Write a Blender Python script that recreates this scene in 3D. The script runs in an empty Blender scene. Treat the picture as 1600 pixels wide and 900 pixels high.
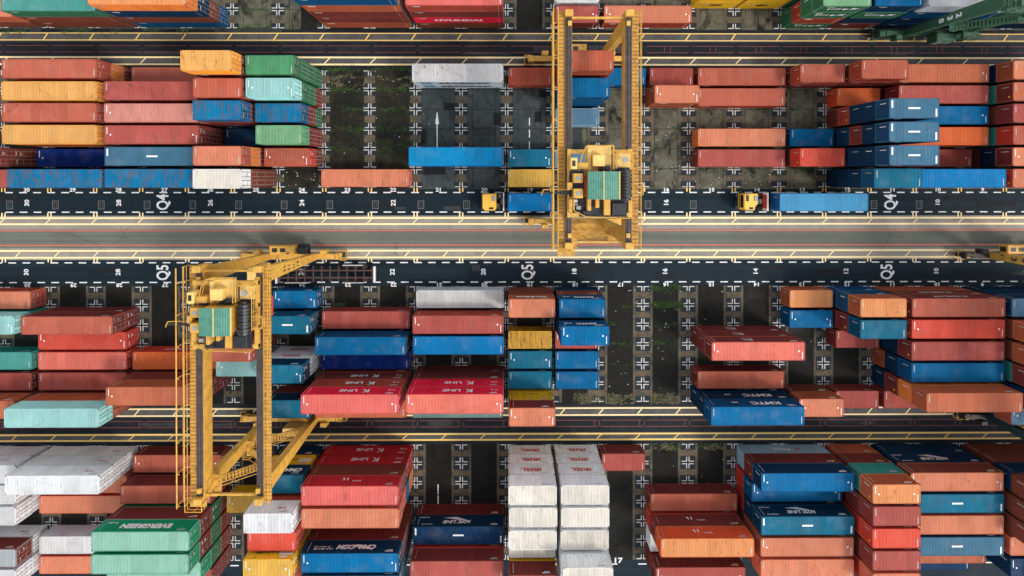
import bpy, math, random
from mathutils import Vector, Matrix
random.seed(7)
D = bpy.data
SC = bpy.context.scene
COL = SC.collection

# ------------------------------------------------------------------ helpers
def lin(c):
    return tuple((v/255/12.92 if v/255 <= .04045 else ((v/255+.055)/1.055)**2.4) for v in c)

class MB:
    """collects shapes; mesh() makes one mesh datablock"""
    def __init__(s): s.v=[]; s.f=[]
    def add(s, vs, fs):
        o=len(s.v); s.v+=[tuple(v) for v in vs]; s.f+=[tuple(i+o for i in f) for f in fs]
    def box(s, x0,x1,y0,y1,z0,z1):
        s.add([(x0,y0,z0),(x1,y0,z0),(x1,y1,z0),(x0,y1,z0),(x0,y0,z1),(x1,y0,z1),(x1,y1,z1),(x0,y1,z1)],
              [(3,2,1,0),(4,5,6,7),(0,1,5,4),(1,2,6,5),(2,3,7,6),(3,0,4,7)])
    def cbox(s, x0,x1,y0,y1,z0,z1,c=.06):
        """box with chamfered top and vertical edges"""
        def ring(i,z):
            a=c-i
            return [(x0+c,y0+i,z),(x1-c,y0+i,z),(x1-i,y0+c,z),(x1-i,y1-c,z),(x1-c,y1-i,z),(x0+c,y1-i,z),(x0+i,y1-c,z),(x0+i,y0+c,z)]
        def ring2(z):
            k=c
            return [(x0+2*k,y0+k,z),(x1-2*k,y0+k,z),(x1-k,y0+2*k,z),(x1-k,y1-2*k,z),(x1-2*k,y1-k,z),(x0+2*k,y1-k,z),(x0+k,y1-2*k,z),(x0+k,y0+2*k,z)]
        vs=ring(0,z0)+ring(0,z1-c)+ring2(z1)
        fs=[tuple(range(7,-1,-1)),tuple(range(16,24))]
        for a in (0,8):
            for i in range(8): fs.append((a+i,a+(i+1)%8,a+8+(i+1)%8,a+8+i))
        s.add(vs,fs)
    def rect(s, x0,x1,y0,y1,z):
        s.add([(x0,y0,z),(x1,y0,z),(x1,y1,z),(x0,y1,z)],[(0,1,2,3)])
    def quad(s,*p): s.add(p,[tuple(range(len(p)))])
    def hexa(s, lo, hi):
        """8 corner solid: two quads, counter-clockwise seen from above"""
        s.add(list(lo)+list(hi),[(3,2,1,0),(4,5,6,7),(0,1,5,4),(1,2,6,5),(2,3,7,6),(3,0,4,7)])
    def tube(s, a, b, r=.05, n=6):
        a=Vector(a); b=Vector(b); d=(b-a)
        if d.length<1e-6: return
        d.normalize()
        u=d.cross(Vector((0,0,1)))
        if u.length<.01: u=Vector((1,0,0))
        u.normalize(); w=d.cross(u)
        ri=[(math.cos(2*math.pi*i/n),math.sin(2*math.pi*i/n)) for i in range(n)]
        vs=[a+u*c*r+w*t*r for c,t in ri]+[b+u*c*r+w*t*r for c,t in ri]
        fs=[(i,(i+1)%n,n+(i+1)%n,n+i) for i in range(n)]+[tuple(range(n-1,-1,-1)),tuple(range(n,2*n))]
        s.add(vs,fs)
    def path(s, pts, r=.05, n=6):
        for a,b in zip(pts,pts[1:]): s.tube(a,b,r,n)
    def beam(s, a, b, w, h, up=(0,0,1)):
        a=Vector(a); b=Vector(b); d=(b-a).normalized(); u=Vector(up)
        sd=d.cross(u)
        if sd.length<.01: sd=Vector((1,0,0))
        sd.normalize(); u=sd.cross(d)
        q=[(-w/2,-h/2),(w/2,-h/2),(w/2,h/2),(-w/2,h/2)]
        s.add([a+sd*x+u*y for x,y in q]+[b+sd*x+u*y for x,y in q],[(0,1,2,3),(7,6,5,4),(1,0,4,5),(2,1,5,6),(3,2,6,7),(0,3,7,4)])
    def mesh(s, name, *mats):
        m=D.meshes.new(name); m.from_pydata(s.v,[],s.f); m.update()
        for k in mats: m.materials.append(k)
        return m

def link(name, data, parent=None, loc=(0,0,0), rz=0, kind=None):
    o=D.objects.new(name,data); COL.objects.link(o)
    o.location=loc; o.rotation_euler=(0,0,rz)
    if parent: o.parent=parent
    if kind: o['kind']=kind
    return o
def build(mb, name, mat, parent=None, kind=None, loc=(0,0,0), rz=0):
    return link(name, mb.mesh(name,mat), parent, loc, rz, kind)
def thing(name, label, cat, loc=(0,0,0), rz=0, group=None):
    o=link(name,None,None,loc,rz); o.empty_display_size=.3
    o['label']=label; o['category']=cat
    if group: o['group']=group
    return o
def tag(o,label,cat,group=None):
    o['label']=label; o['category']=cat
    if group: o['group']=group

_txt={}
def text_mesh(s, size, mat, off=.012, shear=0., sx=1.0, key=''):
    k=(s,size,mat.name,off,shear,sx)
    if k in _txt: return _txt[k]
    c=D.curves.new('t','FONT'); c.body=s; c.size=size; c.align_x='CENTER'; c.align_y='CENTER'
    c.offset=off; c.extrude=.004; c.shear=shear; c.resolution_u=3
    o=D.objects.new('t',c); COL.objects.link(o)
    bpy.context.view_layer.update()
    m=D.meshes.new_from_object(o.evaluated_get(bpy.context.evaluated_depsgraph_get()))
    for v in m.vertices: v.co.x*=sx
    D.objects.remove(o); D.curves.remove(c)
    m.materials.clear(); m.materials.append(mat); m.name='lettering'
    _txt[k]=m
    return m

# ------------------------------------------------------------------ materials
class N:
    def __init__(s,name):
        s.m=D.materials.new(name); s.m.use_nodes=True; s.t=s.m.node_tree; s.b=s.t.nodes['Principled BSDF']
        s.tc=None
    def n(s,t,**k):
        x=s.t.nodes.new(t)
        for a,b in k.items(): setattr(x,a,b)
        return x
    def l(s,a,b): s.t.links.new(a,b)
    def coord(s): 
        if not s.tc: s.tc=s.n('ShaderNodeTexCoord')
        return s.tc.outputs['Object']
    def noise(s, vec, scale, detail=4, rough=.55, dist=0):
        x=s.n('ShaderNodeTexNoise'); x.inputs['Scale'].default_value=scale; x.inputs['Detail'].default_value=detail
        x.inputs['Roughness'].default_value=rough; x.inputs['Distortion'].default_value=dist
        s.l(vec,x.inputs['Vector']); return x.outputs['Fac']
    def scale(s, vec, xyz):
        x=s.n('ShaderNodeVectorMath',operation='MULTIPLY'); s.l(vec,x.inputs[0]); x.inputs[1].default_value=xyz; return x.outputs[0]
    def addv(s,a,b):
        x=s.n('ShaderNodeVectorMath',operation='ADD'); s.l(a,x.inputs[0]); s.l(b,x.inputs[1]); return x.outputs[0]
    def ramp(s, f, lo, hi, a=0., b=1.):
        x=s.n('ShaderNodeMapRange'); x.clamp=True; s.l(f,x.inputs[0])
        for i,v in zip((1,2,3,4),(lo,hi,a,b)): x.inputs[i].default_value=v
        return x.outputs[0]
    def math(s,op,a,b):
        x=s.n('ShaderNodeMath',operation=op)
        for i,v in enumerate((a,b)):
            if hasattr(v,'links'): s.l(v,x.inputs[i])
            else: x.inputs[i].default_value=v
        return x.outputs[0]
    def mix(s,f,a,b,mode='MIX'):
        x=s.n('ShaderNodeMix',data_type='RGBA',blend_type=mode)
        for i,v in zip((0,6,7),(f,a,b)):
            if hasattr(v,'links'): s.l(v,x.inputs[i])
            else: x.inputs[i].default_value=v if i==0 else (*v[:3],1)
        return x.outputs[2]
    def done(s,col,rough=.6,bump=None,bs=.3,bd=.02,spec=None,metal=0):
        if hasattr(col,'links'): s.l(col,s.b.inputs['Base Color'])
        else: s.b.inputs['Base Color'].default_value=(*col[:3],1)
        if hasattr(rough,'links'): s.l(rough,s.b.inputs['Roughness'])
        else: s.b.inputs['Roughness'].default_value=rough
        if spec is not None: s.b.inputs['Specular IOR Level'].default_value=spec
        s.b.inputs['Metallic'].default_value=metal
        if bump is not None:
            x=s.n('ShaderNodeBump'); x.inputs['Strength'].default_value=bs; x.inputs['Distance'].default_value=bd
            s.l(bump,x.inputs['Height']); s.l(x.outputs[0],s.b.inputs['Normal'])
        return s.m

def container_paint(name, roof, worn=0):
    k=N(name); oi=k.n('ShaderNodeObjectInfo')
    col=oi.outputs['Color']; rnd=oi.outputs['Random']; al=oi.outputs['Alpha']
    off=k.n('ShaderNodeCombineXYZ')
    k.l(k.math('MULTIPLY',rnd,91.),off.inputs[0]); k.l(k.math('MULTIPLY',rnd,57.),off.inputs[1]); k.l(k.math('MULTIPLY',rnd,33.),off.inputs[2])
    P=k.addv(k.coord(),off.outputs[0])
    n1=k.noise(P,.35,3)
    c=k.mix(1.,col,k.n('ShaderNodeCombineXYZ').outputs[0],'MIX') if False else col
    f1=k.ramp(n1,.3,.7,.92,1.06)
    g=k.n('ShaderNodeCombineColor'); [k.l(f1,g.inputs[i]) for i in range(3)]
    c=k.mix(1.,c,g.outputs[0],'MULTIPLY')
    if roof:
        st=k.noise(k.scale(P,(5.5,.35,1)),1.,3)           # streaks along the corrugation
    else:
        st=k.noise(k.scale(P,(4.,4.,.3)),1.,3)
    f2=k.ramp(st,.35,.75,1.03,.90)
    g2=k.n('ShaderNodeCombineColor'); [k.l(f2,g2.inputs[i]) for i in range(3)]
    c=k.mix(.8,c,g2.outputs[0],'MULTIPLY')
    # each sheet of the box weathers a little differently
    sx=k.n('ShaderNodeSeparateXYZ'); k.l(k.coord(),sx.inputs[0])
    wn=k.n('ShaderNodeTexWhiteNoise',noise_dimensions='1D'); k.l(k.math('ADD',k.math('FLOOR',k.math('MULTIPLY',sx.outputs[0],.86),0),k.math('MULTIPLY',rnd,977.)),wn.inputs['W'])
    fp=k.ramp(wn.outputs['Value'],0,1,.90,1.06)
    gp=k.n('ShaderNodeCombineColor'); [k.l(fp,gp.inputs[i]) for i in range(3)]
    c=k.mix(1.,c,gp.outputs[0],'MULTIPLY')
    # thin dirty lines in the troughs of the corrugation, broken up
    ln=k.noise(k.scale(P,(14.,.5,.5) if roof else (14.,14.,.35)),1.,3,.6)
    lm=k.math('MULTIPLY',k.ramp(ln,.60,.70),k.ramp(k.noise(P,.7,3,.6),.45,.65,.0,.55))
    c=k.mix(lm,c,(.06,.035,.025))
    # broad soft grime patches
    gm_=k.math('MULTIPLY',k.ramp(k.noise(P,.55,6,.7,.8),.54,.66),k.ramp(rnd,.2,1.,0.05,.5))
    c=k.mix(gm_,c,k.mix(1.,c,(.62,.55,.50),'MULTIPLY'))
    # fine grain of dust and scuffs
    fg=k.ramp(k.noise(P,9.,5,.7),.3,.72,.92,1.06)
    g3=k.n('ShaderNodeCombineColor'); [k.l(fg,g3.inputs[i]) for i in range(3)]
    c=k.mix(.7,c,g3.outputs[0],'MULTIPLY')
    # small dents and scrapes down to primer: more on some boxes than on others
    sp=k.ramp(k.noise(k.scale(P,(2.0,.8,1.)),.9,6,.72),.59,.67,0,1)
    sp=k.math('MULTIPLY',sp,k.ramp(rnd,.15,1.,.03,.62))
    c=k.mix(sp,c,(.055,.028,.018))
    if roof:   # chalky, sun-bleached film
        ch=k.ramp(k.noise(P,.5,4,.6),.5,.85,0,.10)
        c=k.mix(ch,c,(.62,.50,.44),'MIX')
    # rust streaks where the alpha of the object's colour asks for it
    ru=k.ramp(k.noise(k.scale(P,(2.6,.6,1) if roof else (2.6,2.6,.4)),1.,5,.65),.50,.60,0,1)
    ru=k.math('MULTIPLY',ru,k.math('SUBTRACT',1.,al))
    c=k.mix(ru,c,(.13,.06,.035))
    if worn: c=k.mix(worn,c,(.05,.03,.022))
    return k.done(c,k.ramp(n1,.3,.7,.6,.8),spec=.10)

def flat(name,col,rough=.6,var=.25,scale=3.,dirt=None,metal=0,dcol=(.03,.025,.02),bump=False):
    k=N(name); P=k.coord(); n=k.noise(P,scale,5,.6)
    f=k.ramp(n,.3,.7,1-var,1+var*.4)
    g=k.n('ShaderNodeCombineColor'); [k.l(f,g.inputs[i]) for i in range(3)]
    c=k.mix(1.,col,g.outputs[0],'MULTIPLY')
    if dirt:
        d=k.ramp(k.noise(P,dirt[0],6,.7),dirt[1],dirt[2],0,dirt[3])
        c=k.mix(d,c,dcol)
    return k.done(c,rough,metal=metal,bump=n if bump else None)

M={}
M['side']=container_paint('container_side_paint',False)
M['roof']=container_paint('container_roof_paint',True)
M['casting']=container_paint('rusty_corner_casting',False,.65)
M['steel']=flat('galvanised_steel',lin((150,140,132)),.45,.3,5,metal=.3)
M['white_mark']=flat('white_vinyl',(.80,.79,.77),.5,.12)
M['worn_mark']=flat('worn_white_vinyl',(.52,.50,.47),.6,.5,4.)
M['yellow_mark']=flat('yellow_vinyl',lin((240,180,30)),.5,.1)
M['red_text']=flat('red_vinyl',lin((205,70,35)),.5,.25,6)
M['black_text']=flat('black_vinyl',(.02,.02,.022),.5,.1)
M['blue_text']=flat('blue_vinyl',lin((70,140,180)),.5,.1)
M['crane_yellow']=flat('crane_yellow_paint',lin((214,163,68)),.5,.22,.8,dirt=(1.4,.50,.70,.48),dcol=(.13,.075,.03))
def grating(name,col):
    k=N(name); P=k.coord(); w=k.n('ShaderNodeTexWave',wave_type='BANDS',bands_direction='Y'); w.inputs['Scale'].default_value=.75; w.inputs['Distortion'].default_value=.6; k.l(P,w.inputs['Vector'])
    c=k.mix(k.ramp(w.outputs['Fac'],.62,.9,0,.55),col,(.10,.06,.02))
    d=k.ramp(k.noise(P,1.7,6,.7),.48,.66,0,.6); c=k.mix(d,c,(.11,.06,.025))
    return k.done(c,.65)
M['crane_yellow2']=grating('crane_walkway_grating',lin((200,146,54)))
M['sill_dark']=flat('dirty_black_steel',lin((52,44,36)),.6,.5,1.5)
M['leg_shade']=flat('shaded_leg_teal',lin((34,60,64)),.5,.3,1.)  # shade on a yellow crane's south legs, put into the colour as dark teal
M['crane_pale']=flat('pale_yellow_paint',lin((235,196,112)),.5,.15,1.,dirt=(1.5,.6,.75,.3))
M['rail_grease']=flat('greasy_rail_steel',lin((82,70,66)),.4,.45,1.6,dirt=(3.,.5,.7,.6))
M['crane_green']=flat('crane_green_paint',lin((52,92,66)),.5,.25,.7,dirt=(1.2,.55,.75,.5))
M['sheet_green']=flat('green_roof_sheet',lin((74,134,112)),.5,.2,1.,dirt=(1.6,.52,.72,.45))
M['black']=flat('black_steel',(.018,.019,.022),.4,.35,2.)
M['rubber']=flat('tyre_rubber',(.022,.022,.022),.85,.3,6.)
M['glass']=flat('dark_window_glass',(.012,.016,.02),.08,.1)
M['grey']=flat('grey_paint',lin((150,152,150)),.5,.2,2.)
M['rope']=flat('steel_rope',(.04,.04,.045),.5,.1)
M['truck_yellow']=flat('truck_yellow_paint',lin((244,184,62)),.4,.08,2.,dirt=(3.,.6,.75,.35))
M['trailer']=flat('rusty_trailer_paint',lin((92,62,52)),.7,.4,3.,dirt=(2.,.5,.65,.6))
M['trailer_dark']=flat('dark_trailer_paint',lin((34,36,40)),.6,.3,3.)
M['red']=flat('red_reflector_paint',lin((190,70,55)),.5,.2,3.)
M['leaf']=flat('grass_blades',(.075,.15,.035),.7,.5,1.2)
M['leaf_dry']=flat('dry_grass_blades',(.27,.23,.12),.8,.4,1.2)

def ground_mat(name, base, alt, patch, scale=.25, lo=.42, hi=.62, rough=(.55,.9), fine=.35, stains=None, lanes=None):
    k=N(name); P=k.coord()
    a=k.noise(P,scale,6,.62,.6); b=k.noise(P,scale*4.3,6,.7); c=k.noise(P,7.,4,.7)
    col=k.mix(k.ramp(a,lo,hi),base,alt)
    col=k.mix(k.math('MULTIPLY',k.ramp(b,.52,.68),patch[3]),col,patch[:3])
    if stains:
        s=k.noise(k.scale(P,stains[0]),1.,5,.65,1.)
        col=k.mix(k.math('MULTIPLY',k.ramp(s,stains[1],stains[2]),stains[4]),col,stains[3])
    if lanes:      # tyre-darkened bands that run along the carriageway
        s=k.noise(k.scale(P,(.012,lanes[0],1.)),1.,4,.6)
        col=k.mix(k.math('MULTIPLY',k.ramp(s,.4,.65),lanes[2]),col,lanes[1])
    v=k.n('ShaderNodeTexVoronoi',feature='DISTANCE_TO_EDGE'); v.inputs['Scale'].default_value=.22
    k.l(k.addv(P,k.scale(k.n('ShaderNodeTexNoise').outputs['Color'],(.0,.0,.0))),v.inputs['Vector'])
    cr=k.math('MULTIPLY',k.ramp(v.outputs['Distance'],.0,.012,1.,0.),k.ramp(k.noise(P,.16,2),.5,.62,0,.55))
    col=k.mix(cr,col,(.006,.007,.006))
    dp=k.ramp(k.noise(P,.75,7,.75,1.2),.57,.70,0,.55)
    col=k.mix(dp,col,patch[:3])
    sp=k.ramp(k.noise(P,2.7,3,.5),.70,.76,0,.6)
    col=k.mix(sp,col,tuple(min(1,q*2.2) for q in alt[:3]))
    f=k.ramp(c,.25,.75,1-fine,1+fine)
    g=k.n('ShaderNodeCombineColor'); [k.l(f,g.inputs[i]) for i in range(3)]
    col=k.mix(1.,col,g.outputs[0],'MULTIPLY')
    return k.done(col,k.ramp(a,.35,.65,rough[0],rough[1]),bump=c,bs=.35,bd=.015,spec=.10)

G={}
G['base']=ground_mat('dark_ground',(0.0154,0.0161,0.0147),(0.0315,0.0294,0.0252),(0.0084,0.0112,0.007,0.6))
G['lane']=ground_mat('lane_asphalt',(0.01119,0.0212,0.02805),(0.01568,0.02771,0.03507),(0.007834,0.01385,0.0184,0.7),.12,.4,.65,(.5,.8),.2,lanes=(1.2,(0.006714,0.01222,0.01755),.6))
G['road']=ground_mat('grey_concrete_road',(0.1446,0.1503,0.1189),(0.1668,0.1742,0.1366),(0.1168,0.1229,0.1046,0.6),.10,.4,.65,(.75,.9),.16,lanes=(1.5,(0.09454,0.09901,0.0859),.55))
G['track']=ground_mat('pale_concrete_runway',(0.3328,0.3019,0.2465),(0.2588,0.2404,0.2034),(0.1972,0.1849,0.1602,0.6),.3,.4,.65,(.8,.95),.16,lanes=(1.3,(0.2342,0.2095,0.1725),.5))
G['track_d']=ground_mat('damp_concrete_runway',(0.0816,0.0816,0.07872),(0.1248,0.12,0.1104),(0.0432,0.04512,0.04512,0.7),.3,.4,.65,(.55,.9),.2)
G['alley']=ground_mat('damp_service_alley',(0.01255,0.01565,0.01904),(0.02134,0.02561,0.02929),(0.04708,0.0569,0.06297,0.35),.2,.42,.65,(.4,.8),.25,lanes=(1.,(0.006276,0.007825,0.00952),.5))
G['dirt']=ground_mat('mossy_yard_floor',(0.01711,0.01711,0.01331),(0.04752,0.03992,0.02566),(0.02851,0.03802,0.0152,0.6),.35,.45,.65,(.6,.95),.45,stains=((.5,.8,1.),.5,.7,(0.007603,0.008554,0.007603),.8))
G['asph']=ground_mat('grey_yard_asphalt',(0.04604,0.05668,0.05552),(0.07164,0.08443,0.08096),(0.02866,0.03586,0.03701,0.8),.3,.4,.62,(.5,.85),.2,stains=((.5,.25,1.),.52,.68,(0.01842,0.02314,0.02314),.8))
G['conc']=ground_mat('stained_yard_concrete',(0.1397,0.132,0.09189),(0.08454,0.07995,0.05596),(0.04413,0.04157,0.02797,0.8),.4,.42,.62,(.7,.95),.3,stains=((.45,.3,1.),.53,.66,(0.01177,0.0136,0.01119),.95))
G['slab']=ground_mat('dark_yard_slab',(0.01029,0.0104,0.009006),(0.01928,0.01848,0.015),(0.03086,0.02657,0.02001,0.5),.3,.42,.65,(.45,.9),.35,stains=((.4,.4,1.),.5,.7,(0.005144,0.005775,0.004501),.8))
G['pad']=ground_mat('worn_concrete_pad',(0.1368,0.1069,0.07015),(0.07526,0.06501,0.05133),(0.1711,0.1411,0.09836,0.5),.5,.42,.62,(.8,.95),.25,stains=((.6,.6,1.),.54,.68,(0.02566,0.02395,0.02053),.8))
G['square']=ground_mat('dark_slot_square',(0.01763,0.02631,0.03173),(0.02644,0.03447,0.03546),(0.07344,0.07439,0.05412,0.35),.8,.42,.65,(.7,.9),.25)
G['joint']=ground_mat('dirty_joint',(.010,.010,.009),(.018,.017,.014),(.03,.035,.018,.5))
G['patch_l']=ground_mat('asphalt_repair',(.034,.038,.039),(.048,.052,.052),(.022,.025,.026,.7),.5)
G['patch_d']=ground_mat('fresh_asphalt_repair',(.013,.015,.017),(.018,.021,.023),(.025,.028,.03,.5),.5)
def paint(name,col,wear=.55):
    k=N(name); P=k.coord()
    w=k.ramp(k.noise(P,2.6,6,.75),.50,.72,0,wear)
    return k.done(k.mix(w,col,(.07,.065,.06)),.7)
M['line_white']=paint('white_road_paint',(.78,.78,.75),.5)
M['line_worn']=paint('worn_white_road_paint',(.66,.63,.59),.95)
M['line_yellow']=paint('yellow_road_paint',lin((255,228,168)),.3)
M['line_amber']=paint('amber_road_paint',lin((248,206,112)),.35)
M['line_red']=paint('red_road_paint',lin((206,104,86)),.45)
M['line_faint']=paint('faint_road_paint',(.16,.16,.15),.8)
M['line_dred']=paint('worn_red_paint',lin((120,52,50)),.85)
M['litter']=flat('litter_paper',(.7,.69,.66),.7,.3)

# ------------------------------------------------------------------ yard geometry (metres; slot grid of the yard)
PX,PY=6.5411,2.8266
YB={'n':20.77,'q4':14.99,'q5':-15.987,'s':-38.805}
def row_y(b,r):
    return YB[b]+(r+.5)*PY if b=='n' else YB[b]-(r+.5)*PY
H=2.65; W=2.438
L40,L20=12.192,6.058
X0,X1=-150.,150.

def sheet(name,y0,y1,z,mat,x0=X0,x1=X1):
    mb=MB(); mb.rect(x0,x1,min(y0,y1),max(y0,y1),z); return build(mb,name,mat,kind='structure')
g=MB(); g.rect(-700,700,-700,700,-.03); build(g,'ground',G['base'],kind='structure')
sheet('service_alley',20.75,15.05,.0,G['alley'])
sheet('truck_lane',-2.12,-5.93,.0,G['lane'])
sheet('truck_lane',-12.27,-16.02,.0,G['lane'])
sheet('truck_lane',-55.7,-61,.0,G['lane'])
sheet('road',-7.9,-10.6,.0,G['road'])
sheet('crane_runway',-5.93,-7.9,.0,G['track'])
sheet('crane_runway',-10.6,-12.27,.0,G['track'])
sheet('crane_runway',20.30,19.0,.004,G['track_d'])
sheet('crane_runway',16.9,15.55,.004,G['track_d'])
sheet('service_alley',-33.0,-38.9,.0,G['alley'])
sheet('crane_runway',-33.5,-34.9,.004,G['track_d'])
sheet('crane_runway',-37.2,-38.45,.004,G['track_d'])
# yard floors
sheet('yard_floor',15.05,-2.12,.0,G['dirt'],X0,-2*PX)
sheet('yard_floor',15.05,-2.12,.0,G['asph'],-2*PX,2*PX-2.2)
sheet('yard_floor',15.05,-2.12,.0,G['conc'],2*PX-2.2,X1)
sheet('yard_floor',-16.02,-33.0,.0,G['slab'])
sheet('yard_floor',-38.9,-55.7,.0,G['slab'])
sheet('yard_floor',20.75,80,.0,G['asph'],X0,-7*PX)
sheet('yard_floor',20.75,80,.0,G['conc'],-7*PX,-4.5*PX)
sheet('yard_floor',20.75,80,.0,G['slab'],-4.5*PX,2*PX)
sheet('yard_floor',20.75,80,.0,G['conc'],2*PX,X1)

# pads, dark squares and white corner marks of the container slots
pads=MB(); squares=MB(); marks=MB()
def cross(x,y,up,dn,left=True,right=True):
    gx,gy,t,a,b=.17,.13,.13,.88,.84
    z=.016
    for sx in (-1,1):
        for sy,ok in ((1,up),(-1,dn)):
            if not ok: continue
            xa,xb=sorted((x+sx*gx-t/2,x+sx*gx+t/2))
            ya,yb=sorted((y+sy*gy,y+sy*b)); marks.rect(xa,xb,ya,yb,z)
            xa,xb=sorted((x+sx*(gx+t/2),x+sx*a)); ya,yb=sorted((y+sy*gy,y+sy*(gy+t*.9))); marks.rect(xa,xb,ya,yb,z)
rp=random.Random(3)
for b,rows in (('n',4),('q4',6),('q5',6),('s',6)):
    for k in range(-14,15):
        x=k*PX
        sgn=1 if b=='n' else -1
        narrow=(b=='q4' and k<2) or (b=='n' and k<0)
        w=.78 if narrow else (1.42 if b!='q4' else 1.55)
        ye=YB[b]+sgn*rows*PY
        if narrow:
            for r in range(rows):
                yc=YB[b]+sgn*(r+.5)*PY; pads.rect(x-w,x+w,yc-.52,yc+.52,.006)
        else:
            pads.rect(x-w,x+w,min(YB[b],ye)+.02,max(YB[b],ye)-.02,.006)
        for r in range(rows+1):
            y=YB[b]+sgn*r*PY
            first=(r==0); last=(r==rows)
            up=not((b!='n' and first) or (b=='n' and last)); dn=not((b!='n' and last) or (b=='n' and first))
            q=.98 if narrow else 1.08; h=.82 if narrow else .98
            if b=='q4' and not narrow:
                q,h=1.12,.0
                if up: squares.rect(x-q,x+q,y+.22,y+1.0,.011)
                if dn: squares.rect(x-q,x+q,y-1.0,y-.22,.011)
            else:
                squares.rect(x-q,x+q,y-(h if dn else 0),y+(h if up else 0),.011)
            cross(x,y,up,dn)
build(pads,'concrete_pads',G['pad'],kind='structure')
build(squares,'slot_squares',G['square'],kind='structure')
build(marks,'slot_markings',M['line_worn'],kind='structure')

jt=MB()
for b,y_ in YB.items():
    sg=1 if b=='n' else -1
    for r_ in range(1,6 if b!='n' else 4):
        y=y_+sg*r_*PY; jt.rect(X0,X1,y-.035,y+.035,.004)
for k in range(-16,17):
    for w_ in (-1.62,1.62):
        for b,y_ in YB.items():
            sg=1 if b=='n' else -1
            ya,yb=sorted((y_,y_+sg*6*PY)); jt.rect(k*PX+w_-.03,k*PX+w_+.03,ya,yb,.0045)
build(jt,'slab_joints',G['joint'],kind='structure')
pl_,pd_=MB(),MB(); rq=random.Random(21)
for _ in range(16):
    x=rq.uniform(-2*PX+.5,PX*1.4); y=rq.uniform(-1.5,14); (pl_ if rq.random()<.5 else pd_).rect(x,x+rq.uniform(.7,3.2),y,y+rq.uniform(.6,2.6),.003+_*.00004)
for _ in range(26):
    x=rq.uniform(-85,85); yy=rq.choice((-4.,-14.1)); y=yy+rq.uniform(-1.3,.4); (pl_ if rq.random()<.35 else pd_).rect(x,x+rq.uniform(1.,6.),y,y+rq.uniform(.4,1.1),.005+_*.00005)
for _ in range(22):
    x=rq.uniform(-85,85); y=rq.choice((17.1,20.35,-36.2,-35.0,17.6)); pl_.rect(x,x+rq.uniform(1.5,7.),y,y+rq.uniform(.3,.9),.0065+_*.00005)
build(pl_,'asphalt_patches',G['patch_l'],kind='structure'); build(pd_,'asphalt_patches',G['patch_d'],kind='structure')

# painted lines
yl=MB(); am=MB(); wl=MB(); rl=MB(); fl=MB(); dr=MB()
Z=.012
def hline(mb,y,t,x0=X0,x1=X1,z=Z): mb.rect(x0,x1,y-t/2,y+t/2,z)
def slants(mb,y0,y1,xs,dx=.75,t=.2):
    for x in xs: mb.quad((x-dx/2-t/2,y0,Z),(x-dx/2+t/2,y0,Z),(x+dx/2+t/2,y1,Z),(x+dx/2-t/2,y1,Z))
for y in (-6.27,-7.14): hline(yl,y,.25)
for y in (-10.96,-11.93): hline(yl,y,.24)
slants(yl,-7.04,-6.37,[-65.63+6.56*i for i in range(-8,34)])
slants(yl,-11.83,-11.06,[-64.4+5.56*i for i in range(-8,36)],.72)
for y in (16.74,15.73): hline(yl,y,.24)
slants(yl,15.85,16.62,[-65.1+6.56*i for i in range(-8,34)])
for y in (20.18,19.19): hline(am,y,.13)
slants(am,19.25,20.11,[-65.83+6.56*i for i in range(-8,34)],.6)
for y in (-33.72,-34.71): hline(yl,y,.2)
slants(yl,-34.63,-33.8,[8.05+5.56*i for i in range(-28,26)],.7)
for y in (-37.42,-38.26): hline(am,y,.23)
slants(am,-38.15,-37.53,[-65.09+5.6*i for i in range(-10,40)],.7)
for y in (-8.06,-10.16): hline(rl,y,.17)
for y in (-35.48,-36.38): 
    for i in range(-16,18): hline(dr,y,.11,i*PX-6.0,i*PX+.0)
for i in range(-16,18):
    for dx in (-.5,.2): dr.rect(i*PX+dx,i*PX+dx+.1,-36.38,-35.48,Z)
for y in (18.39,17.47):
    for i in range(-16,18): hline(dr,y,.09,i*PX-6.0,i*PX)
for i in range(3,16):
    for dx in (-.5,.3): dr.rect(i*PX-3+dx,i*PX-3+dx+.08,17.47,18.39,Z)
for k in range(-16,17):
    x=k*PX
    for dx in (-.22,.22):
        am.rect(x+dx-.09,x+dx+.09,-2.5,-1.95,.014)
        yl.rect(x+dx-.09,x+dx+.09,-6.17,-5.5,Z)
        yl.rect(x+dx-.09,x+dx+.09,-12.6,-12.03,Z)
def dashes(y,t=.16,x0=-120,x1=120,per=2.0,ln=1.1,ph=0):
    x=x0+ph
    while x<x1: wl.rect(x,x+ln,y-t/2,y+t/2,Z); x+=per
for y,ph in ((-2.61,.3),(-5.42,.35),(-12.67,.7),(-15.49,.8)): dashes(y,.16,ph=ph)
dashes(-56.35,.16,ph=.4,per=4.2,ln=1.2)
for i in range(-10,11):        # thin rectangles painted in the lane
    for q in range(1):
        x=-71.08+6.53*(i+10)
        for a,b_,c,d in ((x-.45,x+.45,-4.98,-4.90),(x-.45,x+.45,-3.86,-3.78),(x-.45,x-.37,-4.9,-3.86),(x+.37,x+.45,-4.9,-3.86),(x-.2,x+.2,-4.72,-4.68),(x-.2,x+.2,-4.1,-4.06),(x-.2,x-.16,-4.68,-4.1),(x+.16,x+.2,-4.68,-4.1)):
            fl.rect(a,b_,c,d,Z)
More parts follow.
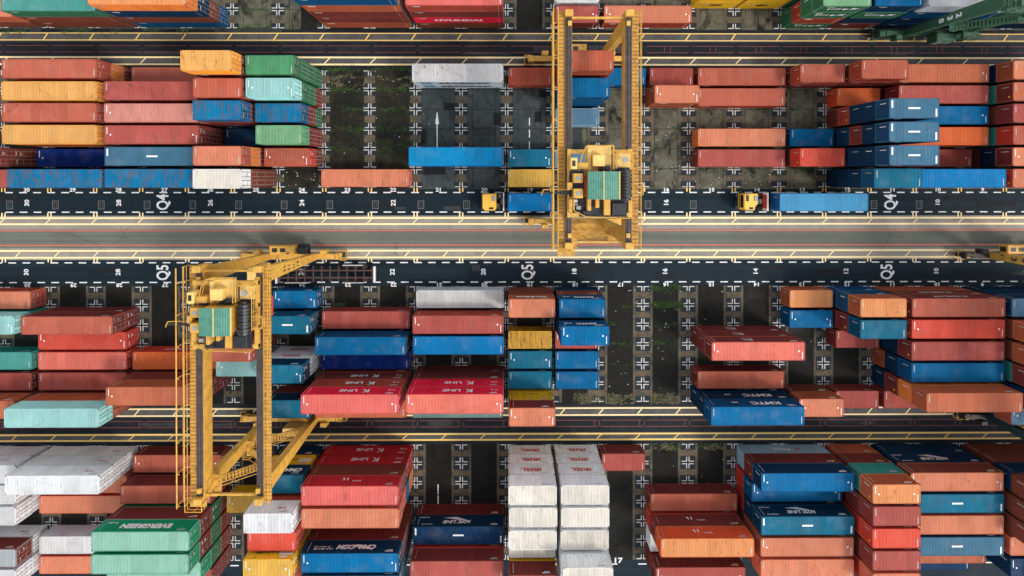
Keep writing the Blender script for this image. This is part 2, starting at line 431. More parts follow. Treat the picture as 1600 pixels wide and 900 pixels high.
# arrow in the empty slots by the white boxes
wl.rect(-10.06,-9.90,3.0,7.2,Z); wl.quad((-10.27,7.2,Z),(-9.69,7.2,Z),(-9.95,8.95,Z),(-10.01,8.95,Z))
for y0 in (8.0,6.3,4.6,3.0): wl.rect(3.2,3.34,y0-1.,y0+.1,Z)
for y0 in (-47.2,-45.6,): wl.rect(-9.98,-9.82,y0-.5,y0+.9,Z)
build(yl,'lane_markings',M['line_yellow'],kind='structure')
build(am,'lane_markings',M['line_amber'],kind='structure')
build(wl,'lane_markings',M['line_white'],kind='structure')
build(rl,'lane_markings',M['line_red'],kind='structure')
build(fl,'lane_markings',M['line_faint'],kind='structure')
build(dr,'lane_markings',M['line_dred'],kind='structure')
def ground_text(s,x,y,size,rz,sx=1.0,off=.03):
    o=link('painted_number',text_mesh(s,size,M['line_white'],off,0,sx),None,(x,y,.016),rz,'structure'); return o
slot=lambda n:(19-n+.5)*PX
for n in range(8,32):
    ground_text(str(n),slot(n)+.05,-2.24,.74,0,1.2,.026)
    ground_text(str(n),slot(n)+.1,-15.85,.74,math.pi,1.2,.026)
    if n%2==0:
        ground_text(str(n),slot(n)+.1,-4.09,.9,math.pi/2,1.05,.025)
        ground_text(str(n),slot(n)-.05,-14.02,.9,math.pi/2,1.05,.025)
for x in (-49.2,3.1,55.4,107): ground_text('Q4',x,-3.99,2.35,math.pi/2,.74,.05)
for x in (-49.24,3.07,54.93): ground_text('Q5',x,-14.06,2.35,math.pi/2,.74,.05)
ground_text('17',slot(17)-.3,-55.85,1.0,0,1.35,.035)

# ------------------------------------------------------------------ grass and litter
gr=random.Random(11)
def tufts(mb,x0,x1,y0,y1,n,h=.22):
    cl=[(gr.uniform(x0,x1),gr.uniform(y0,y1),gr.uniform(.08,.42)) for _ in range(max(2,n//14))]
    for _ in range(int(n*1.5)):
        cx,cy,cr_=gr.choice(cl); x=min(x1+.2,max(x0-.2,cx+gr.gauss(0,cr_*1.6))); y=cy+gr.gauss(0,cr_*.5)
        for _b in range(4):
            a=gr.uniform(0,6.28); l=gr.uniform(.05,.20); hh=h*gr.uniform(.4,1.2); w=.022
            dx,dy=math.cos(a),math.sin(a)
            mb.quad((x-dy*w,y+dx*w,.01),(x+dy*w,y-dx*w,.01),(x+dx*l,y+dy*l,hh))
gm=MB(); gd=MB()
for k in (-4,-3,-2.9):
    pass
for r in (1,2,3,4):
    y=YB['q4']-r*PY
    for k in (-4,-3): tufts(gm,k*PX+.9,(k+1)*PX-.9,y-.28,y+.22,[0,170,90,80,70][r])
tufts(gm,-5*PX,-2*PX,14.75,15.3,520)
tufts(gm,-3*PX,-2*PX,4.2-.3,5.4,150)
tufts(gd,-4*PX+1,-2*PX-1,12.5,14.7,160,.12)
for k,r,n in ((2,1,40),(3,1,620),(3,0.12,200),(2,2,25),(3,2,25),(2,3,60),(3,3,60),(2,4,30)):
    y=YB['q5']-r*PY; wv=1.5 if n<100 else .95
    tufts(gm,k*PX+wv+.4,(k+1)*PX-wv-(.4 if n<100 else 0),y-.33,y+.33,n,.2)
for k in (1.3,2,3): tufts(gd,k*PX+1.4,(k+1)*PX-1.4,-33.0,-31.7,330,.15); tufts(gm,k*PX+1.4,(k+1)*PX-1.4,-33.0,-31.9,40,.15)
tufts(gm,-4*PX+1.5,-3*PX-1.5,-19,-18.4,90)
for r in (1,2,3,4,5):
    y=YB['q4']-r*PY; tufts(gm,3.2*PX,3.9*PX,y-.25,y+.25,30)
    tufts(gm,6.2*PX,6.8*PX,y-.25,y+.25,26); tufts(gm,4.2*PX,5.8*PX,y-.25,y+.25,30)
for k in (3,4): tufts(gd,k*PX+1.4,(k+1)*PX-1.3,-39.7,-38.9,120,.15); tufts(gm,k*PX+1.4,(k+1)*PX-1.3,-39.5,-38.9,60,.15)
for k in (-7,-6): tufts(gm,k*PX+1,(k+1)*PX-1,20.8,21.5,120); tufts(gm,k*PX+1.2,(k+1)*PX-1,23.2,24,60)
tufts(gm,-14*PX,-7*PX,20.2,20.8,400,.1)
build(gm,'grass',M['leaf'],kind='stuff'); build(gd,'grass',M['leaf_dry'],kind='stuff')
lt=MB()
def scrap(x,y):
    a=gr.uniform(0,3.1); s=gr.uniform(.05,.12); c,sn=math.cos(a)*s,math.sin(a)*s
    z=.02; lt.hexa([(x-c,y-sn,z),(x+sn,y-c,z),(x+c,y+sn,z),(x-sn,y+c,z)],[(x-c*.7,y-sn*.7,z+s),(x+sn*.6,y-c*.6,z+s*.8),(x+c*.8,y+sn*.7,z+s),(x-sn*.7,y+c*.7,z+s*.7)])
for k,b,n in ((-4,'q4',8),(-3,'q4',7),(-5,'q4r',14),(3,'q4',30),(4,'q4r',14),(5,'q4r',8),(-2,'q4',8),(2,'q5',16),(3,'q5',20),(4,'q5',10),(3,'s',6),(4,'s',6),(6,'q5',6)):
    for _ in range(n):
        bb=b[:2] if b!='s' else 's'; x=gr.uniform(k*PX+.6,(k+1)*PX-.6)
        y=YB[bb]-gr.uniform(5.05,5.9)*PY if b.endswith('r') else YB[bb]-(gr.randint(0,5)+gr.gauss(.05,.25))*PY
        if y>YB[bb]-.2 or y<YB[bb]-6*PY+.2: continue
        scrap(x,y)
build(lt,'litter',M['litter'],kind='stuff')

# ------------------------------------------------------------------ container meshes
def corr_x(x0,x1,per,d,y,z0,z1,sgn):
    """vertical sheet along x, trapezoid corrugation; sgn = outward direction in y"""
    mb=MB(); pts=[(x0,0)]; n=max(1,int((x1-x0)/per)); p=(x1-x0)/n
    for i in range(n):
        a=x0+i*p; pts+=[(a+.28*p,0),(a+.45*p,1),(a+.78*p,1),(a+.95*p,0)]
    pts.append((x1,0))
    for (xa,da),(xb,db) in zip(pts,pts[1:]):
        ya=y-sgn*d*da; yb=y-sgn*d*db
        q=[(xa,ya,z0),(xb,yb,z0),(xb,yb,z1),(xa,ya,z1)]
        mb.quad(*(q if sgn<0 else q[::-1]))
    return mb
def swap(mb,f):
    mb.v=[f(v) for v in mb.v]; return mb
def container_parts(L):
    P={}
    h=L/2; y=W/2
    f=MB()
    for sx in (-1,1):
        for sy in (-1,1):
            cx,cy=sx*(h-.089),sy*(y-.081)
            cx,cy=sx*(h-.08),sy*(y-.08); f.box(cx-.07,cx+.07,cy-.07,cy+.07,.118,H-.118)
        xa,xb=sorted((sx*(h-.012),sx*(h-.13)))
        f.box(xa,xb,-y+.162,y-.162,.02,.17); f.box(xa,xb,-y+.162,y-.162,H-.16,H-.02)
    for sy in (-1,1):
        ya,yb=sorted((sy*(y-.008),sy*(y-.085)))
        f.box(-h+.178,h-.178,ya,yb,.02,.16); f.box(-h+.178,h-.178,ya,yb,H-.115,H-.022)
    f.box(-h+.13,h-.13,-y+.085,y-.085,.10,.15)
    nf=len(f.f)
    for sx in (-1,1):
        for sy in (-1,1):
            cx,cy=sx*(h-.089),sy*(y-.081)
            for z0 in (0,H-.118): f.box(cx-.089,cx+.089,cy-.081,cy+.081,z0,z0+.118)
    P['frame']=f.mesh('frame',M['side'],M['casting'])
    for p in P['frame'].polygons:
        if p.index>=nf: p.material_index=1
    for s in (-1,1): P['side%d'%s]=corr_x(-h+.15,h-.15,.278,.045,s*(y-.012),.16,H-.115,s).mesh('side_panel',M['side'])
    e=corr_x(-y+.15,y-.15,.25,.045,-(h-.02),.17,H-.16,-1); swap(e,lambda v:(v[1],-v[0],v[2])); P['front']=e.mesh('front_panel',M['side'])
    # roof: transverse pressings between smooth header plates
    r=MB(); z=H-.03; ya=y-.085
    r.quad((-h+.13,-ya,z),(-h+.55,-ya,z),(-h+.55,ya,z),(-h+.13,ya,z)); r.quad((h-.55,-ya,z),(h-.13,-ya,z),(h-.13,ya,z),(h-.55,ya,z))
    n=int((L-1.1)/.39); p=(L-1.1)/n; pts=[(-h+.55,0)]
    for i in range(n):
        a=-h+.55+i*p; pts+=[(a+.30*p,0),(a+.42*p,1),(a+.82*p,1),(a+.94*p,0)]
    pts.append((h-.55,0))
    for (xa,da),(xb,db) in zip(pts,pts[1:]):
        r.quad((xa,-ya,z-.016*da),(xb,-ya,z-.016*db),(xb,ya,z-.016*db),(xa,ya,z-.016*da))
    P['roof']=r.mesh('roof',M['roof'])
    for s,nm in ((-1,'doorL'),(1,'doorR')):
        d=MB(); ya,yb=sorted((s*.01,s*(y-.15)))
        x=h-.045
        zs=[.18,.62,.68,1.1,1.16,1.58,1.64,2.06,2.12,H-.17]
        d.box(x-.04,x,ya,yb,.18,H-.17)
        for zz in (.4,.85,1.32,1.8,2.25): d.box(x+.002,x+.022,ya+.08,yb-.08,zz-.06,zz+.06)
        P[nm]=d.mesh('door',M['side'])
        b=MB()
        for yy in (ya+.22,yb-.22):
            b.tube((x+.045,yy,.1),(x+.045,yy,H-.1),.028,6)
            for zz in (.25,.9,1.7,2.4): b.box(x+.004,x+.06,yy-.07,yy+.07,zz-.04,zz+.04)
        b.box(x+.05,x+.075,ya+.22,ya+.72,1.05,1.10)
        P[nm+'b']=b.mesh('locking_bars',M['steel'])
    return P
PARTS={40:container_parts(L40),20:container_parts(L20)}

def id_marks(L,variant):
    """illegible small identification marks on the roof ends, sides and ends"""
    mb=MB(); h=L/2; y=W/2; z=H-.026; rr=random.Random(variant*7+int(L))
    thick=.085 if variant!=2 else .2
    if variant!=3:
        for sx in (-1,1):
            x=sx*(h-.36); y0=.06 if sx<0 else -.98
            mb.box(x-thick/2,x+thick/2,y0,y0+.92,z,z+.004)
    if variant==2: mb.box(-.72,.72,-.09,.12,z,z+.005)
    if variant in (1,):
        for sx in (-1,1): 
            x=sx*(h-.8); mb.box(x-.09,x+.09,-.1,.1,z,z+.004)
    for sy in (-1,1):
        yy=sy*(y-.008)
        xc=sy*(h-1.3)
        mb.box(xc-.5,xc+.5,*sorted((yy,yy+sy*.004)),2.12,2.26)
        if variant!=3:
            mb.box(xc-.25,xc+.4,*sorted((yy,yy+sy*.004)),1.92,2.0)
            xo=-sy*(h-.6); mb.box(xo-.02,xo+.02,*sorted((yy,yy+sy*.004)),.4,2.2)
    # front end
    x=-h+.008
    mb.box(x-.004,x,.62,.70,.9,2.05)
    # door end
    x=h-.02
    mb.box(x,x+.004,-.95,-.3,1.97,2.07); mb.box(x,x+.004,.3,.85,2.1,2.2); mb.box(x,x+.004,.3,.7,1.46,1.54); mb.box(x,x+.004,.3,.6,1.3,1.36)
    return mb.mesh('markings',M['white_mark'] if variant in (1,2) else M['worn_mark'])
MARKS={(l,v):id_marks(L40 if l==40 else L20,v) for l in (40,20) for v in (0,1,2,3)}

def stickers(L):
    mb=MB(); h=L/2; y=W/2
    mb.box(-h+.004,-h+.009,-.75,-.5,1.9,2.15)
    for sy in (-1,1): mb.box(*sorted((sy*(h-.75),sy*(h-1.0))),*sorted((sy*(y-.008),sy*(y-.003))),1.95,2.2)
    return mb.mesh('sticker',M['yellow_mark'])
STICK={40:stickers(L40),20:stickers(L20)}
def scribble(w,h,seed,mat):
    """lettering too small to read in the photograph: uneven strokes"""
    rr=random.Random(seed); mb=MB(); x=-w/2
    while x<w/2:
        a=rr.uniform(.06,.14)*h/.5
        hh=h*rr.choice((.7,1.,1.))
        mb.box(x,x+a,-h/2,-h/2+hh,-.004,.004)
        if rr.random()<.6: mb.box(x+a,x+a*2.4,-h/2+hh*rr.choice((0,.4,.8)),-h/2+hh*rr.choice((0,.4,.8))+.18*h,-.004,.004)
        x+=a*2.4+rr.uniform(.06,.12)*h/.5
    return mb.mesh('lettering',mat)
def star_panel():
    mb=MB(); 
    for (cx,cy) in ((-.45,.45),(.45,.45),(0,0),(-.45,-.45),(.45,-.45)): mb.box(cx-.3,cx+.3,cy-.3,cy+.3,-.004,.004)
    return mb.mesh('emblem',M['blue_text'])
STAR=star_panel()
def flagp():
    mb=MB(); mb.box(-.85,.85,.12,.42,-.004,.004); mb.box(-.85,.85,-.42,-.12,-.004,.004); return mb.mesh('emblem',M['white_mark'])
FLAG=flagp()
def swoosh():
    mb=MB(); mb.quad((-1.6,.55,0),(-1.5,.7,0),(1.3,-.15,0),(1.9,-.1,0)); mb.quad((-1.6,.55,0),(1.9,-.1,0),(.2,-.3,0)); return mb.mesh('emblem',M['white_mark'])
SWOOSH=swoosh()
def lettering(code,L):
    """list of (mesh,x,z,scale) for one long side, x to the reader's right"""
    w=M['white_mark']
    if code=='KL': return [(text_mesh('K',1.45,w,.03),-1.75,1.4),(text_mesh('LINE',1.0,w,.025,0,1.15),.5,1.3),(scribble(.7,.3,5,w),-5.0,1.15)]
    if code=='IR': return [(text_mesh('IRISL',1.05,M['red_text'],.03,0,1.25),0,1.45)]
    if code=='EV': return [(text_mesh('EVERGREEN',1.15,w,.06,0,1.05),0,1.4),(scribble(1.2,.25,9,w),4.6,.8)]
    if code=='CM': return [(text_mesh('CMA CGM',1.05,w,.05,.25,1.0),-.6 if L==40 else 0,1.35)]+([(SWOOSH,-1.1,1.2),(scribble(2.4,.3,11,w),3.6,1.75),(scribble(2.0,.22,12,w),3.8,1.35)] if L==40 else [])
    if code=='HY': return [(text_mesh('HYUNDAI',1.0 if L==40 else .8,w,.05,0,1.45 if L==40 else 1.1),0,1.3)]
    if code=='NY': return [(text_mesh('NYK LINE',.85,w,.04,.3,1.0),.2,1.55),(SWOOSH,.2,.8),(scribble(1.5,.2,13,w),4.3,2.1),(scribble(1.4,.24,14,w),4.8,.6)]
    if code=='KM': return [(text_mesh('KMTC',1.15 if L==40 else .75,w,.05,0,1.25),-1.6 if L==40 else -.3,1.35),(text_mesh('LINE',.4,w,.02),2.4 if L==40 else 1.9,1.15),(scribble(.8,.3,15,w),-4.6 if L==40 else -2.2,2.0)]
    if code=='MA': return [(text_mesh('MAERSK',1.3,M['black_text'],.04,0,1.5),.9,1.3),(STAR,-4.3,1.3)]
    if code=='MS': return [(text_mesh('MSC',.85,M['black_text'],.05),0,1.5)]
    if code=='MO': return [(text_mesh('MOL',1.05,w,.04,.2,1.2),.2,1.4),(scribble(.5,.5,16,M['red_text']),-2.0,1.4)]
    if code=='LR': return [(scribble(1.2,.35,17,M['red_text']),-3.9 if L==40 else -1.2,1.5)]
    if code=='LY': return [(scribble(2.6,.45,18,M['black_text']),.6,1.4),(FLAG,-1.9,1.4)]
    if code=='HM': return [(scribble(1.2,.45,19,w),1.,1.75),(scribble(1.3,.4,20,w),1.,1.1)]
    if code=='LS': return [(scribble(4.2 if L==40 else 2.8,.62,21,w),0,1.4)]
    if code=='LG': return [(scribble(4.6 if L==40 else 3.6,.75,22,w),0,1.5)]
    if code=='HP': return [(scribble(.55,.6,23,w),.9,1.0),(scribble(1.1,.3,24,w),-.5,1.4)]
    return []

# roof colours as they look in daylight (sRGB), rust amount
PAL={'mr':(184,88,76),'br':(204,108,84),'sa':(234,142,106),'ro':(192,94,84),'or':(246,160,100),'yo':(248,182,102),'ob':(212,118,84),'sb':(202,112,92),
'rd':(240,94,74),'ye':(244,190,86),'my':(225,175,60),'bl':(2,114,168),'nb':(14,62,100),'db':(4,50,136),'gb':(74,124,150),'lb':(104,146,174),
'tb':(18,120,150),'cy':(4,150,208),'cr':(10,126,174),'b2':(2,134,198),'gn':(92,168,116),'pg':(134,188,138),'te':(86,172,160),'pt':(160,212,204),
'wh':(232,230,226),'iw':(246,238,220),'gy':(186,192,192),'bn':(128,70,54),'sl':(238,158,140),'oy':(244,160,84),'rr':(190,40,50),'dc':(150,40,46),'pk':(250,122,112),
'ps':(246,128,108),'gt':(128,158,148),'eg':(154,208,184),'go':(214,112,82),'yr':(232,176,70),'sk':(84,168,212),'rw':(240,240,238),'od':(242,116,62),'rb':(196,92,68)}
SEEN={'wh':(200,204,202),'iw':(215,210,196),'gy':(165,172,174),'rw':(190,194,190),'ye':(208,148,26),'my':(200,146,30),'yo':(196,120,36),'or':(180,100,44),'sa':(170,82,58),
'eg':(10,112,78),'gn':(38,84,58),'pg':(70,130,90),'pk':(150,44,50),'pt':(128,178,172),'lb':(125,150,160),'sk':(20,70,116),'go':(140,66,42),'cy':(14,80,140),'mr':(94,40,36),'br':(132,54,40),
'ro':(108,44,40),'ob':(134,68,44),'sb':(120,60,46),'rd':(160,50,38),'od':(176,66,36),'bl':(4,58,92),'nb':(8,38,60),'db':(2,28,92),'gb':(22,56,82),'tb':(10,60,86),'cr':(8,62,96),'b2':(4,64,106),
'te':(40,112,100),'bn':(96,50,38),'rr':(186,26,50),'dc':(146,32,40),'ps':(170,60,50),'gt':(70,96,88),'yr':(200,150,40),'sl':(150,70,62),'oy':(196,110,44),'rb':(140,58,42)}
GAIN_TOP,GAIN_SIDE=1.5,.62     # daylight on a flat roof and on an upright wall: used to turn seen colours into paint albedos
NAMES={'mr':'maroon','br':'brick red','sa':'salmon','ro':'rose red','or':'orange','yo':'yellow-orange','ob':'brownish orange','sb':'dusty salmon','rd':'bright red','ye':'yellow','my':'mustard',
'bl':'blue','nb':'navy','db':'deep blue','gb':'grey-blue','lb':'light blue','tb':'steel blue','cy':'sky blue','cr':'rust-streaked blue','b2':'bright blue','gn':'green','pg':'pale green','te':'teal','pt':'pale aqua',
'wh':'white','iw':'rust-stained white','gy':'grey','bn':'brown','sl':'light salmon','oy':'amber','rr':'crimson','dc':'dark crimson','pk':'pink','ps':'coral','gt':'grey-green','eg':'mint green','go':'terracotta','yr':'rusty yellow','sk':'pale blue','rw':'clean white','od':'deep orange','rb':'rusty red'}
RUST={'cr':.62,'sl':.18,'iw':.12,'yr':.55,'rb':.42,'wh':.10,'bl':.0,'ye':.12,'tb':.12,'rd':.05,'ob':.1}
def roof_col(c): return (*[min(.86,v/GAIN_TOP) for v in lin(PAL[c])],1-RUST.get(c,.05))
def frame_col(sc,rc): return tuple(.55*a+.45*b_ for a,b_ in zip(rc,sc))
def side_col(c): return (*[min(.82,max(.004,v/GAIN_SIDE)) for v in lin(SEEN[c])],1-RUST.get(c,.05)*.8)

DATA="""
q4 0 -10 40 mr or br
q4 0 -8 40 sb
q4 0 -6 20 br ob br mr yo
q4 0 -5 20 gn gn gn gn
q4 0 -2 40 gy:MA gy:MA/wh
q4 0 0 20 rb
q4 0 1 20 br br br br go
q4 0 2 20 bl
q4 0 3 20 mr
q4 0 4 40 br
q4 0 6 20 mr br
q4 0 7 20 mr mr br
q4 0 8 40 mr ob
q4 0 10 40 bn nb ob/sa
q4 1 -10 40 or mr yo
q4 1 -8 40 mr mr ro
q4 1 -6 20 br mr mr br
q4 1 -5 20 mr gn gn pt
q4 1 1 20 bl bl bl bl
q4 1 3 20 ob ob/sa
q4 1 4 40 br
q4 1 7 20 od
q4 1 8 40 mr ro
q4 1 10 40 bn te mr/ob
q4 2 -10 40 mr mr br
q4 2 -8 40 mr mr sl
q4 2 -6 20 bl mr mr cr
q4 2 -5 20 gn mr cr
q4 2 1 20 lb
q4 2 7 20 mr br nb nb gb
q4 2 8 40 bl bl
q4 2 10 40 mr bn ro
q4 3 -10 40 or mr yo
q4 3 -8 40 mr mr ro
q4 3 -6 20 nb
q4 3 -5 20 mr mr pg
q4 3 4 40 or/sa
q4 3 6 20 bl
q4 3 7 20 nb nb mr nb gb
q4 3 8 40 or od
q4 3 10 40 mr te rd/br
q4 4 -12 40 mr bn mr
q4 4 -10 40 db
q4 4 -8 40 mr nb gb
q4 4 -6 20 bn mr or br/sa
q4 4 -5 20 mr rd/br
q4 4 -2 40 bl bl cy
q4 4 0 20 tb
q4 4 1 20 lb
q4 4 4 40 ro
q4 4 6 20 mr rd
q4 4 7 20 nb nb nb nb gb
q4 4 8 40 mr
q4 4 10 40 mr nb mr/sa
q4 5 -12 40 mr ro
q4 5 -10 40 bl mr cr +.65
q4 5 -8 40 bl bl cr
q4 5 -6 20 bn bn bn iw
q4 5 -4 40 sa
q4 5 0 20 ye
q4 5 7 20 nb nb nb tb
q4 5 8 40 bl bl b2
q4 5 10 40 nb rd rd/sa
q5 0 -12 40 br/sa
q5 0 -5 20 bl
q5 0 -2 40 gy:LS/wh
q5 0 0 20 bn bn ob:HY/sa
q5 0 1 20 nb bn bl:KM
q5 0 6 20 ob/or
q5 0 7 20 bl gb ob/or
q5 0 8 40 ob bn:LS mr:LS/br
q5 0 10 40 nb nb nb/lb
q5 1 -12 40 te pt
q5 1 -10 40 mr mr/br
q5 1 -5 20 nb tb
q5 1 -4 40 ro
q5 1 -2 40 mr br/ro
q5 1 1 20 nb nb nb bl:KM
q5 1 6 20 bl
q5 1 7 20 mr mr tb
q5 1 8 40 rd rd rd
q5 1 10 40 bn bn bn ob
q5 2 -10 40 rd
q5 2 -6 20 mr mr br
q5 2 -4 40 nb bl
q5 2 -2 40 bl b2
q5 2 0 20 yr
q5 2 1 20 ro
q5 2 4 40 mr:HM mr:HM mr:HM/ps
q5 2 7 20 ro
q5 2 8 40 nb nb mr/ro
q5 2 10 40 bn bn bn ob
q5 3 -12 40 te
q5 3 -10 40 rd/ps
q5 3 -8 40 rd:LS/od
q5 3 -6 20 lb pt
q5 3 -5 20 iw:IR iw:IR nb/tb
q5 3 -4 40 db
q5 3 0 20 tb
q5 3 1 20 bl
q5 3 8 40 ob nb bl
q5 3 10 40 bn te te mr
q5 4 -12 40 mr
q5 4 -10 40 mr
q5 4 -8 40 mr mr ob
q5 4 -4 40 mr mr:KL br:KL rr:KL/pk
q5 4 -2 40 mr mr rr:KL rr:KL/ps
q5 4 0 20 tb
q5 4 1 20 bl
q5 4 4 40 mr/br
q5 4 8 40 nb mr or ob
q5 4 10 40 nb nb nb nb
q5 5 -12 40 mr ob
q5 5 -10 40 mr ob pt
q5 5 -5 20 mr nb/tb
q5 5 -4 40 bn ob
q5 5 -2 40 te gt
q5 5 0 20 ye ye mr/sa
q5 5 4 40 nb:KM nb:KM bl:KM
q5 5 6 20 bn ob/sa
q5 5 7 20 ro
q5 5 8 40 ro
q5 5 10 40 nb nb ob/lb
s 0 -12 40 wh wh
s 0 -10 40 rw:LR rw:LR rw:LR
s 0 -8 40 mr/br
s 0 -5 20 nb my:LY nb:CM/tb
s 0 -4 40 dc:KL dc:KL bn dc:HP/pk
s 0 0 20 iw:IR iw:IR iw:IR iw
s 0 1 20 iw:IR iw:IR iw:IR iw
s 0 2 20 mr/ro
s 0 5 40 lb:MO mr nb/bl
s 0 7 20 ob mr te ob/or
s 0 8 40 nb nb:NY bn/sa
s 0 10 40 bn bn nb bn
s 1 -12 40 wh wh
s 1 -10 40 sa
s 1 -8 40 mr mr/br
s 1 -5 20 nb bn br:HP rw:LR hc
s 1 -4 40 or bl od sa
s 1 0 20 iw iw iw iw
s 1 1 20 iw iw iw iw
s 1 5 40 rd bl
s 1 7 20 br mr mr ro
s 1 8 40 nb nb tb
s 1 10 40 bn bn bn bn
s 2 -12 40 wh wh
s 2 -10 40 rd/sa
s 2 -8 40 mr gn mr eg:EV
s 2 -6 20 ye
s 2 -5 20 br br br rd
s 2 0 20 iw iw iw iw
s 2 1 20 iw iw iw iw
s 2 3 40 mr/br
s 2 5 40 rd nb nb:NY/tb
s 2 7 20 mr br rd rd
s 2 8 40 mr ob sa
s 2 10 40 bn bn bn bn
s 3 -8 40 mr gn mr eg
s 3 -5 20 ye ye my:LY my:LY/ye hc
s 3 -4 40 bn bn mr nb:CM/bl
s 3 -2 40 mr nb:NY
s 3 0 20 iw iw iw
s 3 1 20 iw iw iw iw:IR iw
s 3 3 40 rd mr:HP od:HP/or
s 3 5 40 bn ob ob/sa
s 3 7 20 mr mr bn ro
s 3 8 40 nb bl gb
s 3 10 40 nb bn sa
s 4 -12 40 wh:LR mr/gy
s 4 -10 40 gy/wh
s 4 -8 40 mr gn eg
s 4 -5 20 br br ro
s 4 -4 40 nb nb tb gb
s 4 -2 40 bn rd mr/ro
s 4 0 20 bn bn ye mr
s 4 1 20 iw iw iw iw
s 4 3 40 wh
s 4 5 40 ob ob sa
s 4 7 20 rd br rd sa
s 4 8 40 bn ob
s 4 10 40 nb nb:NY nb
s 5 -12 40 wh wh
s 5 -10 40 rd/sa
s 5 -8 40 mr mr
s 5 3 40 mr mr/ro
s 5 8 40 nb
n 0 -12 40 bn ob/sa
n 0 -10 40 bn bn gn/te
n 0 -8 40 bl bn nb or
n 0 -4 40 ob mr mr ob bl
n 0 -2 40 bn rr:HY mr br/pk
n 0 1 20 mr/ro
n 0 2 40 br/sa
n 0 6 20 gn:LG br gn:LG gn:LG/pg
n 0 7 20 mr nb gn:LG nb/bl
n 0 8 40 nb nb bl gy/wh
n 0 10 40 nb mr nb bl
n 1 1 20 wh
n 1 4 20 ye:MS ye
n 1 5 20 ye:MS ye
n 1 6 20 gn gn gn
"""
# containers that show largest in the photograph are individuals; the rest sits mostly hidden under and behind them
try: INDIVIDUAL
except NameError: INDIVIDUAL=None
ORD=['bottom','second','third','fourth','fifth']
RORD=['first','second','third','fourth','fifth','sixth']
HIGH=['','lone','two-high','three-high','four-high','five-high']
BLK={'q4':'Q4 lane','q5':'Q5 lane','s':'lower track','n':'upper alley'}
REST={0,512,513,514,4,5,6,517,519,9,10,11,520,521,522,16,17,18,19,26,29,31,32,34,35,37,38,40,41,42,44,45,48,49,50,52,56,58,59,61,62,64,65,67,68,69,71,72,75,80,82,83,85,86,88,92,93,97,102,104,105,107,111,112,114,115,116,118,120,121,124,126,128,129,134,137,138,139,140,142,143,145,146,147,151,152,155,156,158,159,164,165,167,178,180,189,190,191,194,197,198,200,201,202,205,206,210,218,219,221,222,223,228,239,240,241,263,264,265,266,267,269,272,274,276,278,288,289,327,330,332,333,334,336,337,338,340,341,342,344,345,346,348,350,351,354,355,357,358,359,361,364,369,370,371,373,374,375,377,378,379,382,385,386,387,389,390,392,393,394,396,397,400,401,402,404,405,410,411,413,414,415,416,421,422,424,425,426,428,429,431,432,437,438,440,441,442,443,444,445,447,450,451,452,454,455,456,457,458,459,460,462,463,464,466,468,469,471,474,475,476,479,480,504,511}  #REST_SET
mono={20:{},40:{}}
protos={}
def make_container(L):
    P=PARTS[L]; t=link('shipping_container',None); t.empty_display_size=.3
    link('frame',P['frame'],t); link('side_panel',P['side-1'],t); link('side_panel',P['side1'],t)
    link('front_panel',P['front'],t); link('roof',P['roof'],t)
    for nm in ('doorL','doorR'):
        d=link('door',P[nm],t); link('locking_bars',P[nm+'b'],d)
    link('markings',MARKS[(L,0)],t)
    return t
PRO={}
def copy_container(L):
    if L not in PRO:
        PRO[L]=make_container(L); return PRO[L]
    src=PRO[L]; r=src.copy(); COL.objects.link(r)
    for ch in src.children:
        if ch.name.startswith(('lettering','emblem','sticker')): continue
        c=ch.copy(); COL.objects.link(c); c.parent=r
        for g_ in ch.children:
            d=g_.copy(); COL.objects.link(d); d.parent=c
    return r
def base(o): return o.name.split('.')[0]
def dress(t,L,sc,rc,variant,doorcol=None):
    for ch in t.children:
        n=base(ch)
        if n=='markings':
            ch.data=MARKS[(L,variant)]
        else: ch.color=rc if n=='roof' else (frame_col(sc,rc) if n=='frame' else sc)
def put_letters(t,code,L,sides=(1,-1)):
    for s in sides:
        for m,x,z in lettering(code,L):
            o=link(m.name.split('.')[0],m,t)
            o.rotation_euler=(math.pi/2,0,math.pi if s>0 else 0)
            o.location=((-x if s>0 else x),s*(W/2+.002),z)
rows=[]
rv=random.Random(5)
for ln in DATA.strip().splitlines():
    tk=ln.split(); b,r,k,L=tk[0],int(tk[1]),int(tk[2]),int(tk[3])
    tiers=[x for x in tk[4:] if x!='hc' and not x.startswith('+')]; hc='hc' in tk; dx=sum(float(x) for x in tk if x.startswith('+'))
    rows.append((b,r,k,L,tiers,hc,dx))
nthing=0
rest=MB(); restcol=[]
CID={}; want_sticker=[]
def append_rest(L,x,y,z,zs,sc,rc):
    P=PARTS[L]
    for key in ('frame','side-1','side1','front','roof','doorL','doorR','doorLb','doorRb'):
        m=P[key]; o=len(rest.v)
        rest.v+=[(v.co.x+x,v.co.y+y,v.co.z*zs+z) for v in m.vertices]
        c=rc if key=='roof' else frame_col(sc,rc) if key=='frame' else ((.30,.27,.25,1.) if key.endswith('b') else sc)
        for p in m.polygons:
            rest.f.append(tuple(i+o for i in p.vertices)); restcol.append((c,1 if key=='roof' else 0))
idx=0
